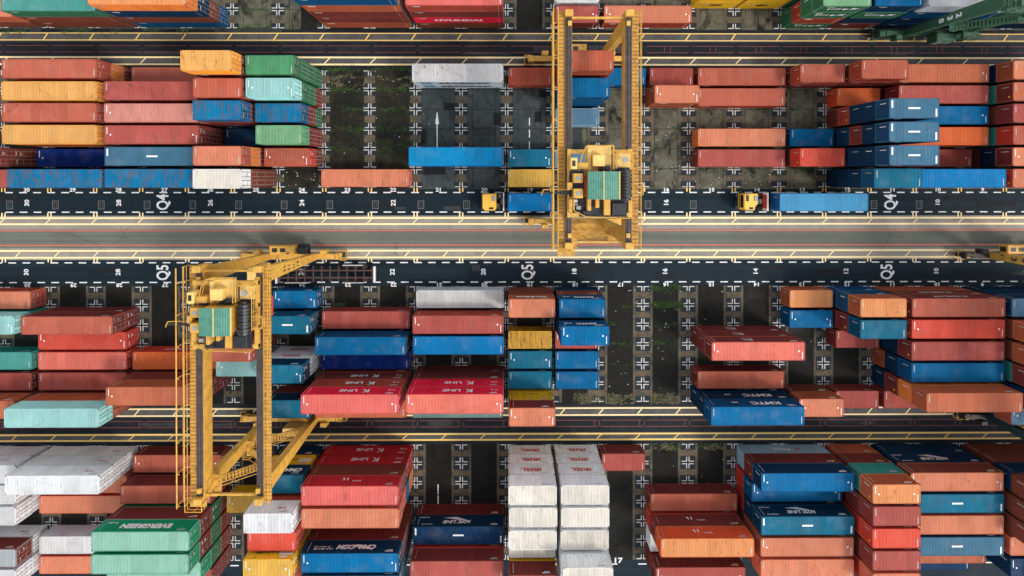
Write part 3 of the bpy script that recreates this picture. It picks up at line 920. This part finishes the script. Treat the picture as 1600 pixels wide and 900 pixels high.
for b,r,k,L,tiers,hc,dx in rows:
    n=len(tiers); x=(k+(1. if L==40 else .5))*PX+dx; y=row_y(b,r)
    zs=2.9/H if hc else 1.
    # bays painted on the ground
    bay='bay %d'%(19-k) if L==20 else 'bays %d-%d'%(19-k,18-k)
    bay_pitch=rv.uniform(-.04,.04)
    for i,t in enumerate(tiers):
        code,_,rf=t.partition('/'); code,_,txt=code.partition(':')
        rf=rf or code
        jit=random.Random(idx*13+1)
        jx,jy=jit.uniform(-.05,.05),jit.uniform(-.03,.03)
        z=.03+i*(H*zs+.012)
        f=jit.uniform(.93,1.06)
        sc=side_col(code); rc=roof_col(rf)
        sc=(*[v*f for v in sc[:3]],sc[3]); rc=(*[v*f for v in rc[:3]],rc[3])
        if idx in REST:
            append_rest(L,x+jx,y+jy,z,zs,sc,rc)
        else:
            var=2 if i==n-1 and (code=='gb' or (code=='tb' and b=='s') or txt=='NY' or (b,r,k)==('q5',1,-5)) else (3 if code in ('iw','gy','yo','cr','cy','yr') else jit.choice((0,0,1)))
            c=copy_container(L); c.location=(x+jx,y+jy,z); c.scale=(1,1,zs)
            dress(c,L,sc,rc,var)
            col=NAMES[rf if i==n-1 else code]
            if n==1: pos='standing alone on the ground'
            elif i==n-1: pos='on top of %s stack'%HIGH[n]
            elif i==0: pos='at bottom of %s stack'%HIGH[n]
            else: pos='%s up in %s stack'%(ORD[i],HIGH[n])
            row='%s row from %s'%(RORD[(5-r) if b=='q4' else r],BLK[b])
            c['label']='%s %s container %s, %s, %s'%(col,'long' if L==40 else 'short',pos,row,bay)
            c['category']='container'; c['group']='shipping containers stacked in the yard'
            if txt: c['_t']=txt
            if code in ('bn','ob','br','rd','mr') and jit.random()<.45: want_sticker.append((c,L))
            CID[idx]=c
        idx+=1
for c in list(CID.values()):
    if '_t' in c:
        put_letters(c,c['_t'],40 if c.children[1].dimensions.x>8 or 'x' in c else 20) if False else None
# letters after all copies are made, so that copies stay plain
idx=0
for b,r,k,L,tiers,hc,dx in rows:
    for t in tiers:
        if idx in CID and '_t' in CID[idx]:
            c=CID[idx]; put_letters(c,c['_t'],L,(1,) if b in ('q5','s') else (-1,)); del c['_t']
        idx+=1
for c,L in want_sticker: link('sticker',STICK[L],c)
print('containers',idx,'individual',len(CID))
if rest.v:
    def restmat(nm,roof):
        m=M['roof' if roof else 'side'].copy(); m.name=nm; t=m.node_tree
        oi=[q for q in t.nodes if q.type=='OBJECT_INFO'][0]; a=t.nodes.new('ShaderNodeVertexColor'); a.layer_name='paint'
        for l in list(t.links):
            if l.from_node==oi and l.from_socket.name=='Color': t.links.new(a.outputs['Color'],l.to_socket)
            elif l.from_node==oi and l.from_socket.name=='Alpha': t.links.new(a.outputs['Alpha'],l.to_socket)
        return m
    m=rest.mesh('containers',restmat('hidden_container_side_paint',0),restmat('hidden_container_roof_paint',1))
    at=m.color_attributes.new('paint','FLOAT_COLOR','CORNER'); arr=[]
    for p,(c,mi) in zip(m.polygons,restcol):
        p.material_index=mi
        arr+=list(c)*len(p.vertices)
    at.data.foreach_set('color',arr)
    o=link('lower_containers',m); o['kind']='stuff'; o['label']='containers mostly hidden behind and under the other stacks'; o['category']='containers'

#CRANES
# ------------------------------------------------------------------ rubber-tyred gantry cranes
def railing(mb, pts, h=1.0, r=.045, step=1.6):
    for a,b in zip(pts,pts[1:]):
        a=Vector(a); b=Vector(b); up=Vector((0,0,h))
        mb.tube(a+up,b+up,r,5); mb.tube(a+up*.5,b+up*.5,r*.8,5)
        n=max(1,int((b-a).length/step))
        for i in range(n+1): p=a.lerp(b,i/n); mb.tube(p,p+up,r,5)
def wheel_mesh(r,w,nm='wheel'):
    mb=MB(); n=20
    prof=[(r*.35,-w*.36),(r*.62,-w*.36),(r*.66,-w*.5),(r*.93,-w*.5),(r,-w*.36),(r,w*.36),(r*.93,w*.5),(r*.66,w*.5),(r*.62,w*.36),(r*.35,w*.36)]
    vs=[];fs=[]
    for i in range(n):
        a=2*math.pi*i/n
        vs+=[(math.cos(a)*q,y,math.sin(a)*q) for q,y in prof]
    k=len(prof)
    for i in range(n):
        for j in range(k-1): fs.append((i*k+j,i*k+j+1,((i+1)%n)*k+j+1,((i+1)%n)*k+j))
    fs.append(tuple(i*k for i in range(n))); fs.append(tuple(i*k+k-1 for i in range(n)))
    mb.add(vs,fs); return mb.mesh(nm,M['rubber'])
BIGW=wheel_mesh(.72,.5); TRW=wheel_mesh(.5,.55)
def hub(r,w):
    mb=MB(); mb.tube((0,-w,0),(0,w,0),r,10); return mb.mesh('hub',M['grey'])
BIGH=hub(.26,.24); TRH=hub(.2,.26)

def rtg(label, cx, cy, ty, Ym, Yw, roofm, number=None, hoist_z=15.2, dark=None):
    t=thing('gantry_crane',label,'crane',(cx,cy,.02),0,'gantry cranes straddling the stacks')
    hs,ov,zt,dep=11.4,1.55,19.4,1.9
    gxs=(-3.28,3.28)
    for sx,gx in zip((-1,1),gxs):
        mb=MB(); mb.box(gx-.38,gx+.38,-hs-ov,hs+ov,zt-dep,zt)
        for y in range(-11,12,3): mb.box(gx-.41,gx+.41,y-.04,y+.04,zt-dep+.05,zt-.1)
        g_=build(mb,'girder',Ym,t)
        mb=MB(); mb.box(gx-.36,gx+.36,-hs-ov+.2,hs+ov-.2,zt+.003,zt+.03); mb.box(gx-.06,gx+.06,-hs-ov+.5,hs+ov-.5,zt+.03,zt+.15)
        mb.box(gx+.22,gx+.30,-hs-ov+.5,hs+ov-.5,zt+.03,zt+.08); mb.box(gx-.30,gx-.24,-hs-ov+.5,hs+ov-.5,zt+.03,zt+.08)
        build(mb,'rail',M['rail_grease'],g_)
        mb=MB(); xa,xb=sorted((gx+sx*.39,gx+sx*1.15)); mb.box(xa,xb,-hs-ov,hs+ov,zt-.25,zt-.18)
        y=-hs-ov
        while y<hs+ov: mb.box(xa,xb,y,y+.07,zt-.35,zt-.14); y+=.9
        build(mb,'walkway',Yw,g_)
        mb=MB(); xo=gx+sx*1.2
        railing(mb,[(xo,-hs-ov,zt-.2),(xo,hs+ov,zt-.2)],1.05,.04)
        build(mb,'railing',Ym,g_)
        mb=MB()
        for sy in (-1,1):
            yy=sy*(hs+ov-.35); mb.cbox(gx-.45,gx+.45,yy-.35,yy+.35,zt+.05,zt+.7,.05)
            mb.box(gx-sx*.1-.2,gx-sx*.1+.2,yy-sy*1.1-.25,yy-sy*1.1+.25,zt+.16,zt+.5)
        build(mb,'end_stop',Ym,g_)
        for sy in (-1,1):
            y0=sy*hs
            mb=MB()
            lo=[(gx-.42,y0-.42,2.05),(gx+.42,y0-.42,2.05),(gx+.42,y0+.42,2.05),(gx-.42,y0+.42,2.05)]
            yo=y0+sy*.35
            hi=[(gx-.40,yo-.85,zt-dep),(gx+.40,yo-.85,zt-dep),(gx+.40,yo+.85,zt-dep),(gx-.40,yo+.85,zt-dep)]
            mb.hexa(lo,hi); lg=build(mb,'leg',M['leg_shade'] if dark and sy<0 else Ym,t)  # south legs carry their shade as a darker colour than the north ones
            if number and sx==number[2] and sy==number[3]:
                for s_,z in number[0]:
                    if s_ is None: m=scribble(.7,.7,int(z*10),number[1])
                    else: m=text_mesh(s_,1.15,number[1],.04)
                    fx=(z-2.05)/(zt-dep-2.05)
                    o=link('lettering',m,lg); o.location=(gx+number[4]*(.435-.02*fx),y0+sy*.35*fx,z); o.rotation_euler=(math.pi/2,0,math.pi/2*number[4])
    for sy in (-1,1):
        y0=sy*hs
        mb=MB(); mb.box(-6.1,6.1,y0-.36,y0+.36,1.25,2.05)
        for x in (-5,-1.2,1.2,5): mb.box(x-.05,x+.05,y0-.39,y0+.39,1.28,2.02)
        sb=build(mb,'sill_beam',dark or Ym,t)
        for sx in (-1,1):
            mb=MB(); xc=sx*5.9
            mb.cbox(xc-1.1,xc+1.1,y0-.2,y0+.2,.85,1.24,.05)
            mb.cbox(*sorted((sx*6.15,sx*7.0)),y0-.45,y0+.45,1.1,2.0,.06)
            mb.cbox(*sorted((sx*4.2,sx*5.1)),y0+sy*.38-.0-(.6 if sy<0 else 0),y0+sy*.38+(.6 if sy>0 else 0),1.3,2.6,.06)
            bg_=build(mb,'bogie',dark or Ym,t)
            for dx in (-.85,.85):
                wv=link('wheel',BIGW,bg_); wv.location=(xc+dx,y0,.72)
            mb=MB()
            pts=[(sx*6.6,y0-.65,.9),(sx*7.45,y0-.65,.9),(sx*7.45,y0+.65,.9),(sx*6.6,y0+.65,.9)]
            mb.path([(p[0],p[1],.5) for p in pts],.05); mb.path([(p[0],p[1],1.2) for p in pts],.05)
            for p in pts[1:3]: mb.tube((p[0],p[1],.3),(p[0],p[1],1.3),.05)
            mb.tube((sx*6.7,y0+.2,2.0),(sx*6.7,y0+.2,2.7),.06); mb.tube((sx*6.3,y0-.25,1.9),(sx*7.1,y0-.25,2.2),.08)
            build(mb,'bumper',Ym,bg_)
        # tie between the girders
        mb=MB(); mb.box(-2.86,2.86,sy*(hs+.9)-.11,sy*(hs+.9)+.11,zt-.6,zt-.3); build(mb,'tie_beam',Ym,t)
    # cross bracing of the far legs above the sill
    mb=MB(); y0=hs
    mb.cbox(-2.4,1.0,y0+.45,y0+1.7,2.1,3.5,.08); pp=build(mb,'power_pack',Ym,t)
    mb=MB()
    for x in (-2.,-.9): mb.box(x,x+.7,y0+.8,y0+1.35,3.503,3.53)
    mb.box(-2.42,-2.38,y0+.7,y0+1.4,2.3,3.2); mb.tube((.3,y0+.7,3.5),(.3,y0+.7,4.2),.1,8)
    build(mb,'vent',M['black'],pp)
    mb=MB(); mb.cbox(1.2,2.6,y0+.5,y0+1.4,2.1,3.0,.06); mb.box(1.0,2.8,y0+.4,y0+1.8,2.05,2.1); build(mb,'fuel_tank',M['black'],t)
    mb=MB(); y0=-hs
    mb.cbox(-.5,2.1,y0-1.6,y0-.45,2.1,4.0,.1); eh=build(mb,'electrical_house',M['crane_pale'] if Ym is M['crane_yellow'] else Ym,t)
    mb=MB(); mb.box(-.2,.6,y0-1.63,y0-1.602,2.3,3.7); mb.box(1.0,1.9,y0-1.63,y0-1.602,2.8,3.5); build(mb,'door',M['grey'],eh)
    # stairs and landings on the near side
    mb=MB(); y0=-hs-.1
    def flight(x0,z0,x1,z1,y):
        n=int(abs(z1-z0)/.24)
        for i in range(n):
            f=(i+.5)/n; x=x0+(x1-x0)*f; z=z0+(z1-z0)*f
            mb.box(x-.13,x+.13,y-.38,y+.38,z-.02,z+.02)
        for s in (-.4,.4):
            mb.beam((x0,y+s,z0),(x1,y+s,z1),.05,.22)
            mb.tube((x0,y+s,z0+1),(x1,y+s,z1+1),.045,5)
            for i in range(5): f=i/4; mb.tube((x0+(x1-x0)*f,y+s,z0+(z1-z0)*f),(x0+(x1-x0)*f,y+s,z0+(z1-z0)*f+1),.04,5)
    flight(2.3,5.2,-2.2,9.2,y0-.1); flight(-2.2,9.2,2.3,13.2,y0-1.0); flight(2.3,13.2,-2.2,17.2,y0-.1)
    for x,z in ((2.6,5.2),(-2.5,9.2),(2.6,13.2),(-2.5,17.2)):
        mb.box(x-.45,x+.45,y0-1.5,y0+.4,z-.05,z)
        e=x+(.42 if x>0 else -.42)
        railing(mb,[(e,y0+.35,z),(e,y0-1.45,z),(x-(.4 if x>0 else -.4),y0-1.45,z)],1.,.045,.9)
    flight(2.3,2.1,2.4,5.2,y0-.9)
    build(mb,'stairs',Ym,t)
    # cable festoon outboard of the west walkway
    mb=MB(); 
    for x,z in ((-5.03,zt+1.35),(-5.03,zt+.05)):
        mb.tube((x,-hs-ov+.1,z),(x,hs+ov-.1,z),.075,6)
    y=-hs-ov+.4
    while y<hs+ov:
        mb.path([(-4.45,y,zt-.25),(-5.03,y,zt+.05),(-5.03,y,zt+1.35),(-4.7,y,zt+1.42)],.05,5); y+=3.4
    build(mb,'festoon_rail',Ym,t)
    mb=MB(); y=ty+1.
    while y<hs+ov-.6:
        for i in range(6):
            a,b_=i/6,(i+1)/6; sag=lambda f:-1.1*4*f*(1-f)
            mb.tube((-4.78,y+a*.75,zt-.1+sag(a)),(-4.78,y+b_*.75,zt-.1+sag(b_)),.06,5)
        y+=.78
    build(mb,'festoon_cable',M['black'],t)
    mb=MB()
    mb.path([(-5.03,-hs-ov+.2,zt+.05),(-5.03,-hs-ov-.3,zt-1),(-4.7,-hs-ov-.3,zt-2)],.06); mb.path([(-4.6,-hs-ov-.05,zt-.2),(-3.2,-hs-ov-.25,zt-.2),(-2.6,-hs-ov+.1,zt-.2)],.05)
    railing(mb,[(-4.5,-hs-ov+.1,zt-.2),(-4.5,-hs-ov-.6,zt-.2),(-2.7,-hs-ov-.6,zt-.2),(-2.7,-hs-ov+.1,zt-.2)],1.,.045,.8)
    mb.box(-4.5,-2.7,-hs-ov-.6,-hs-ov+.0,zt-.28,zt-.21)
    build(mb,'end_landing',Ym,t)
    # ---------------- trolley
    tr=link('trolley',None,t); tr.location=(0,ty,0); tr.empty_display_size=.3
    z0=zt+.18
    mb=MB()
    for y in (-3.2,-1.2,1.2,3.6): mb.box(-3.5,3.5,y-.22,y+.22,z0+.25,z0+.75)
    for x in (-3.3,3.3): mb.box(x-.2,x+.2,-3.5,3.9,z0+.2,z0+.7)
    for x in (-1.1,1.1): mb.box(x-.15,x+.15,-3.2,3.6,z0+.3,z0+.7)
    for x in (-3.28,3.28):
        for y in (-3.,3.4): mb.tube((x-.15,y,z0+.25),(x+.15,y,z0+.25),.3,12)
    build(mb,'trolley_frame',Ym,tr)
    mb=MB(); mb.box(-2.2,2.9,-3.4,-1.25,z0+.76,z0+.80); mb.box(1.3,3.2,-1.2,3.2,z0+.76,z0+.8); mb.box(-3.3,-1.7,-1.3,1.5,z0+.76,z0+.8)
    build(mb,'deck',M['black'],tr)
    mb=MB(); mb.cbox(-1.5,1.45,-1.35,1.35,z0+.8,z0+2.95,.05); build(mb,'machinery_house',Ym,tr)
    mb=MB(); zr=z0+3.0; n=26; xs=[-1.62+i*3.22/n for i in range(n+1)]
    def zz(x,i): return zr+.22-.13*abs(x+.01)+(.028 if i%2 else 0)
    for i in range(n):
        a,b_=xs[i],xs[i+1]; mb.hexa([(a,-1.45,zz(a,i)-.06),(b_,-1.45,zz(b_,i+1)-.06),(b_,1.45,zz(b_,i+1)-.06),(a,1.45,zz(a,i)-.06)],[(a,-1.45,zz(a,i)),(b_,-1.45,zz(b_,i+1)),(b_,1.45,zz(b_,i+1)),(a,1.45,zz(a,i))])
    build(mb,'house_roof',roofm,tr)
    mb=MB(); mb.box(1.63,1.73,-1.45,1.45,zr-.1,zr+.05); mb.box(-.04,.04,-1.5,1.5,zr+.25,zr+.30); build(mb,'roof_trim',M['crane_pale'],tr)
    mb=MB(); r0=.72; xc,zc=2.5,z0+1.75
    for i in range(9):
        ya=-1.6+i*.36; mb.tube((xc,ya,zc),(xc,ya+.30,zc),r0-(.0 if i%2 else .07),20); 
    mb.tube((xc,-1.75,zc),(xc,1.75,zc),.3,10); mb.box(xc-.5,xc+.5,-1.5,1.5,z0+.8,z0+1.2)
    build(mb,'cable_drum',M['black'],tr)
    mb=MB()
    for y in (.75,-.85): mb.cbox(-3.0,-2.0,y-.5,y+.5,z0+.8,z0+2.2,.05)
    mb.cbox(-3.6,-3.05,-.5,.3,z0+.7,z0+1.7,.05); mb.cbox(-2.5,-1.4,1.7,2.4,z0+.8,z0+1.9,.05); mb.cbox(-3.4,-3.0,-2.9,-1.5,z0+.7,z0+1.3,.05)
    mb.cbox(.3,1.0,-3.2,-1.5,z0+.8,z0+1.5,.05); mb.cbox(-1.5,-1.1,-2.7,-1.4,z0+.8,z0+1.9,.05); mb.cbox(-.6,-.2,-2.4,-1.4,z0+.8,z0+1.6,.05)
    build(mb,'electrical_cabinet',Ym,tr)
    mb=MB()
    for y in (.75,-.85): mb.tube((-2.5,y,z0+2.2),(-2.5,y,z0+2.26),.24,14)
    mb.tube((2.5,2.7,z0+1.6),(2.5,2.7,z0+1.9),.3,14); mb.cbox(-2.6,-2.1,-2.6,-2.2,z0+.8,z0+1.3,.04)
    build(mb,'fan',M['grey'],tr)
    mb=MB(); mb.cbox(-.95,.3,2.0,3.2,z0+.8,z0+2.1,.05); mb.cbox(-3.3,-2.6,1.7,2.9,z0+.8,z0+2.2,.05); mb.box(-1.6,1.2,1.5,4.2,z0+.74,z0+.8); mb.cbox(-1.4,-1.0,1.6,3.9,z0+.8,z0+1.3,.04)
    mb.box(1.6,3.2,1.9,3.4,z0+.75,z0+.82)
    build(mb,'drive_platform',M['crane_pale'] if Ym is M['crane_yellow'] else Ym,tr)
    mb=MB(); mb.box(-3.15,-2.8,2.0,2.6,z0+2.2,z0+2.22); mb.tube((-.2,1.75,z0+1.2),(1.0,1.75,z0+1.2),.35,12)
    for x in (-.3,.1,.5): mb.tube((x,1.5,z0+1.9),(x+.25,2.,z0+.9),.06,6)
    mb.cbox(1.2,2.6,-3.2,-1.9,z0+.8,z0+1.5,.05); mb.tube((-1.9,-2.9,z0+1.1),(-1.0,-2.9,z0+1.1),.3,10)
    build(mb,'hoist_motor',M['black'],tr)
    mb=MB()
    railing(mb,[(-2.4,1.6,z0+.8),(-2.0,3.4,z0+.8),(-1.5,4.2,z0+.8),(1.3,4.2,z0+.8),(1.3,1.7,z0+.8)],1.,.055,.9)
    railing(mb,[(1.6,1.8,z0+.8),(1.6,3.5,z0+.8),(3.3,3.5,z0+.8),(3.3,-1.2,z0+.8)],1.,.05,.9)
    railing(mb,[(-2.9,-1.5,z0+.8),(-2.9,-2.7,z0+.8),(-1.6,-3.35,z0+.8),(3.1,-3.5,z0+.8)],1.,.05,1.)
    railing(mb,[(3.3,.2,z0+.8),(4.4,.2,z0+.8),(4.4,-1.0,z0+.8),(3.3,-1.0,z0+.8)],1.,.045,.7)
    build(mb,'railing',Ym,tr)
    mb=MB(); mb.box(-6.1,-3.3,-.95,-.72,z0+.5,z0+.75); mb.box(-4.2,-3.4,-1.05,-.62,z0+.3,z0+.9); build(mb,'cable_arm',M['black'],tr)
    mb=MB(); mb.path([(-6.3,-1.1,z0+.9),(-6.1,-.5,z0+.9),(-5.,-.45,z0+.9),(-3.4,-.5,z0+.9)],.05); mb.tube((-6.2,-.8,z0+.5),(-6.2,-.8,z0+1.),.05); build(mb,'arm_rail',Ym,tr)
    mb=MB(); mb.cbox(-1.0,.8,-1.2,1.0,zt-2.3,zt-.2,.06); mb.box(-.9,-.8,-.9,.9,zt-.2,z0+.3); mb.box(.6,.7,-.9,.9,zt-.2,z0+.3); build(mb,'operator_cab',Ym,tr)
    mb=MB()
    for x in (-2.4,2.4): 
        for y in (-.9,.9): mb.tube((x*.5,y*.8,z0+.7),(x*.8,y,hoist_z+.5),.03,5)
    build(mb,'hoist_rope',M['rope'],tr)
    mb=MB()
    for y in (-.9,.9): mb.box(-2.9,2.9,y-.12,y+.12,hoist_z,hoist_z+.3)
    for x in (-2.9,-.9,.9,2.9): mb.box(x-.12,x+.12,-1.1,1.1,hoist_z+.02,hoist_z+.28)
    mb.box(-1.4,1.4,-.6,.6,hoist_z+.3,hoist_z+.6)
    build(mb,'spreader',M['red'],tr)
    return t
rtg('yellow gantry crane north of the grey road, green-roofed trolley near its south end',10.0,4.8,-6.0,M['crane_yellow'],M['crane_yellow2'],M['sheet_green'])
rtg('yellow gantry crane over the empty trailer at left, green-roofed trolley near its north end',-30.2,-22.9,7.6,M['crane_yellow'],M['crane_yellow2'],M['sheet_green'],
    number=([(None,13.6),(None,12.2),(None,10.8),(None,9.4)],M['black_text'],1,1,1))
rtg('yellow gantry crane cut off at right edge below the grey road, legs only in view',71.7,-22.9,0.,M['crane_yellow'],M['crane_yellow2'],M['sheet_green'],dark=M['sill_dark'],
    number=([('8',7.4),('3',5.8),(None,4.2)],M['black_text'],-1,1,-1))
rtg('dark green gantry crane cut off at top right, numbered 238 on its leg',59.4,31.2,2.,M['crane_green'],M['crane_green'],M['sheet_green'],
    number=([('2',11.6),('3',10.2),('8',8.8)],M['white_mark'],-1,-1,-1))

# ------------------------------------------------------------------ terminal trucks (heading west)
def prism(mb,poly,z0,z1,c=.08):
    n=len(poly); cx=sum(p[0] for p in poly)/n; cy=sum(p[1] for p in poly)/n
    ins=[(cx+(x-cx)*(1-c),cy+(y-cy)*(1-c)) for x,y in poly]
    vs=[(x,y,z0) for x,y in poly]+[(x,y,z1-.1) for x,y in poly]+[(x,y,z1) for x,y in ins]
    fs=[tuple(range(n-1,-1,-1)),tuple(range(2*n,3*n))]
    for a in (0,n):
        for i in range(n): fs.append((a+i,a+(i+1)%n,a+n+(i+1)%n,a+n+i))
    mb.add(vs,fs)
def truck(label, xcab, y, x0, x1, notch, frame_mat, rails=False, pale=False):
    """xcab: centre of the cab; the trailer bed runs from x0 to x1"""
    t=thing('container_truck',label,'truck',(xcab,y,.02),0,'terminal trucks on the lanes')
    a=x0-xcab; b=x1-xcab
    mb=MB()
    poly=[(-.98,1.0),(-.8,1.17),(.95,1.17),(.95,-.25),(.5,-.75),(.5,-1.17),(-.72,-1.17),(-.98,-.85)] if notch else [(-.95,1.0),(-.85,1.17),(1.0,1.17),(1.0,-.85),(.8,-1.17),(-.6,-1.17),(-.92,-.85)]
    poly=poly[::-1]
    prism(mb,poly,.75,2.95); cab=build(mb,'cab',M['crane_pale'] if pale else M['truck_yellow'],t)
    mb=MB(); mb.box(-1.0,-.982,-.8,.95,1.75,2.6); mb.box(-.6,.4,-1.20,-1.175,1.75,2.5); mb.box(-.5,.6,1.175,1.195,1.75,2.5); build(mb,'window',M['glass'],cab)
    mb=MB()
    if notch: mb.box(-.75,-.35,.1,.95,2.951,2.975); mb.box(-.3,.25,-1.02,-.72,2.951,2.975)
    else: mb.box(.0,.62,-1.0,-.72,2.951,2.975)
    build(mb,'roof_hatch',M['glass'],cab)
    mb=MB(); mb.cbox(.42,.85,.15,.85,2.95,3.1,.03); mb.tube((-.55,1.0,2.95),(-.55,1.0,3.15),.08,8); build(mb,'roof_unit',M['grey'],cab)
    mb=MB(); mb.box(-1.0,.9,1.172,1.19,1.1,1.5); mb.box(-.99,-.984,-.9,.9,1.2,1.45); build(mb,'trim_stripe',M['black'],cab)
    mb=MB()
    for q in (-.85,.85): mb.box(-1.17,-1.15,q-.18,q+.18,.55,.75)
    build(mb,'headlight',M['grey'],cab)
    mb=MB(); mb.tube((-.95,-1.15,1.9),(-1.2,-1.38,2.1),.04); mb.box(-1.22,-1.12,-1.5,-1.3,1.8,2.3); mb.box(-1.22,-1.12,1.3,1.5,1.8,2.3); mb.tube((-.95,1.15,1.9),(-1.2,1.38,2.1),.04)
    build(mb,'mirror',M['black'],cab)
    mb=MB(); 
    for s in (-1,1): mb.box(-1.0,3.2,s*.42-.1,s*.42+.1,.6,.9)
    mb.box(-1.15,-.95,-1.15,1.15,.45,.8); mb.box(.9,1.6,-1.05,-.5,.5,1.0); mb.box(1.0,1.5,.5,1.05,.5,1.1); mb.box(1.6,2.6,-.45,.45,.9,1.15); mb.tube((1.25,.8,1.1),(1.25,.8,2.6),.07)
    mb.tube((1.15,-.2,1.),(1.9,-.15,1.3),.05); mb.tube((1.15,.15,1.),(1.9,.2,1.3),.05)
    build(mb,'chassis',M['black'],t)
    mb=MB(); mb.tube((1.15,-.78,1.02),(1.15,-.3,1.02),.16,10); mb.tube((1.5,.55,.95),(1.5,1.05,.95),.2,10); mb.box(1.62,2.3,-.3,.3,1.151,1.2); build(mb,'air_tank',M['grey'],t)
    def wheels(xs):
        for x in xs:
            for s in (-1,1):
                wv=link('wheel',TRW,t); wv.location=(x,s*.92,.5); hb=link('hub',TRH,wv)
    wheels((-.35,2.2))
    mb=MB()
    for s in (-1,1): mb.box(a,b,s*.5-.08,s*.5+.08,.95,1.33)
    x=a+.3
    while x<b: mb.box(x-.06,x+.06,-1.15,1.15,1.12,1.30); x+=1.19
    L_=b-a
    z1=(a+.25*L_*.3,a+.32*L_) if rails else (a+1,a+.35*L_)
    for xa,xb in (z1,(b-.33*L_,b-.12*L_)):
        for s in (-1,1): mb.box(xa,xb,s*1.14-.06,s*1.14+.06,1.1,1.3)
    mb.box(a+.1,a+.25,-1.2,1.2,1.0,1.34); mb.box(b-.3,b-.2,-1.2,1.2,1.0,1.34)
    tf=build(mb,'trailer_frame',frame_mat,t)
    mb=MB(); mb.box(a-.15,a+.0,-1.28,1.28,1.0,2.5 if not rails else 1.6); mb.box(b-.12,b+.1,-1.05,1.05,.8,1.36); build(mb,'head_board',M['white_mark'],tf)
    mb=MB(); mb.box(a-.2,a-.155,-.95,.95,1.05,2.35 if not rails else 1.5); build(mb,'reflector',M['red'],tf)
    mb=MB()
    for xa,xb in (z1,(b-.33*L_,b-.12*L_)):
        for s in (-1,1): mb.box(xa,xb,s*1.24-.03,s*1.24+.03,.95,1.32)
    build(mb,'side_guard',M['white_mark'],tf)
    wheels((b-1.6,b-2.9))
    return t
truck('yellow-cabbed terminal truck carrying a short blue container on Q4 lane',-2.45,-3.85,-.35,6.5,False,M['trailer_dark'])
truck('yellow-cabbed terminal truck carrying a long pale blue container on Q4 lane',33.95,-3.85,36.55,49.9,True,M['trailer_dark'])
truck('terminal truck with empty rusty brown trailer under the left yellow crane on Q5 lane',-35.0,-14.1,-32.4,-18.7,False,M['trailer'],True,True)
for L,x,c,lab,var in ((20,3.16,'tb','short steel blue container riding on the truck by the right yellow crane',0),(40,43.5,'sk','long pale blue container riding on a truck at bays 12 and 13',3)):
    o=copy_container(L); o.location=(x,-3.85,1.36); o.scale=(1,1,1)
    col_=(*lin(PAL['bl']),.93) if L==20 else roof_col('sk')
    dress(o,L,side_col('bl' if L==20 else 'sk'),col_,var)
    o['label']=lab; o['category']='container'; o['group']='containers on trucks'
#CRANES_END

# ------------------------------------------------------------------ light, world, camera
w=D.worlds.new('World'); SC.world=w; w.use_nodes=True
nt=w.node_tree; bg=nt.nodes['Background']; sky=nt.nodes.new('ShaderNodeTexSky')
sky.sky_type='NISHITA'; sky.sun_disc=False
sd=Vector((.78,-.42,1.)).normalized()      # towards the sun: east-south-east, half way up
el=math.asin(sd.z); az=math.atan2(sd.x,sd.y)
sky.sun_elevation=el; sky.sun_rotation=az; sky.altitude=80; sky.air_density=1.; sky.dust_density=1.2; sky.ozone_density=1.
hs=nt.nodes.new('ShaderNodeHueSaturation'); hs.inputs['Saturation'].default_value=.30   # high thin cloud whitens the blue
nt.links.new(sky.outputs[0],hs.inputs['Color']); nt.links.new(hs.outputs[0],bg.inputs[0]); bg.inputs[1].default_value=.15
s=D.lights.new('sun','SUN'); s.energy=.75; s.angle=math.radians(10); s.color=(1.,.94,.86)
so=D.objects.new('sun',s); COL.objects.link(so); so.location=(0,0,60); so.rotation_euler=sd.to_track_quat('Z','Y').to_euler()
cam=D.cameras.new('camera'); co=D.objects.new('camera',cam); COL.objects.link(co); SC.camera=co
co.location=(-.0675,-.1673,80.5293); co.rotation_euler=(-.0076,-.0058,-.0001)
cam.sensor_width=36; cam.lens=875.7468/1600*36; cam.shift_x=(800-796.0406)/1600; cam.shift_y=(280.8428-450)/1600
cam.clip_end=3000; cam.clip_start=1
vs=SC.view_settings; vs.view_transform='Standard'; vs.look='None'; vs.gamma=1; vs.use_curve_mapping=False; vs.exposure=1.08
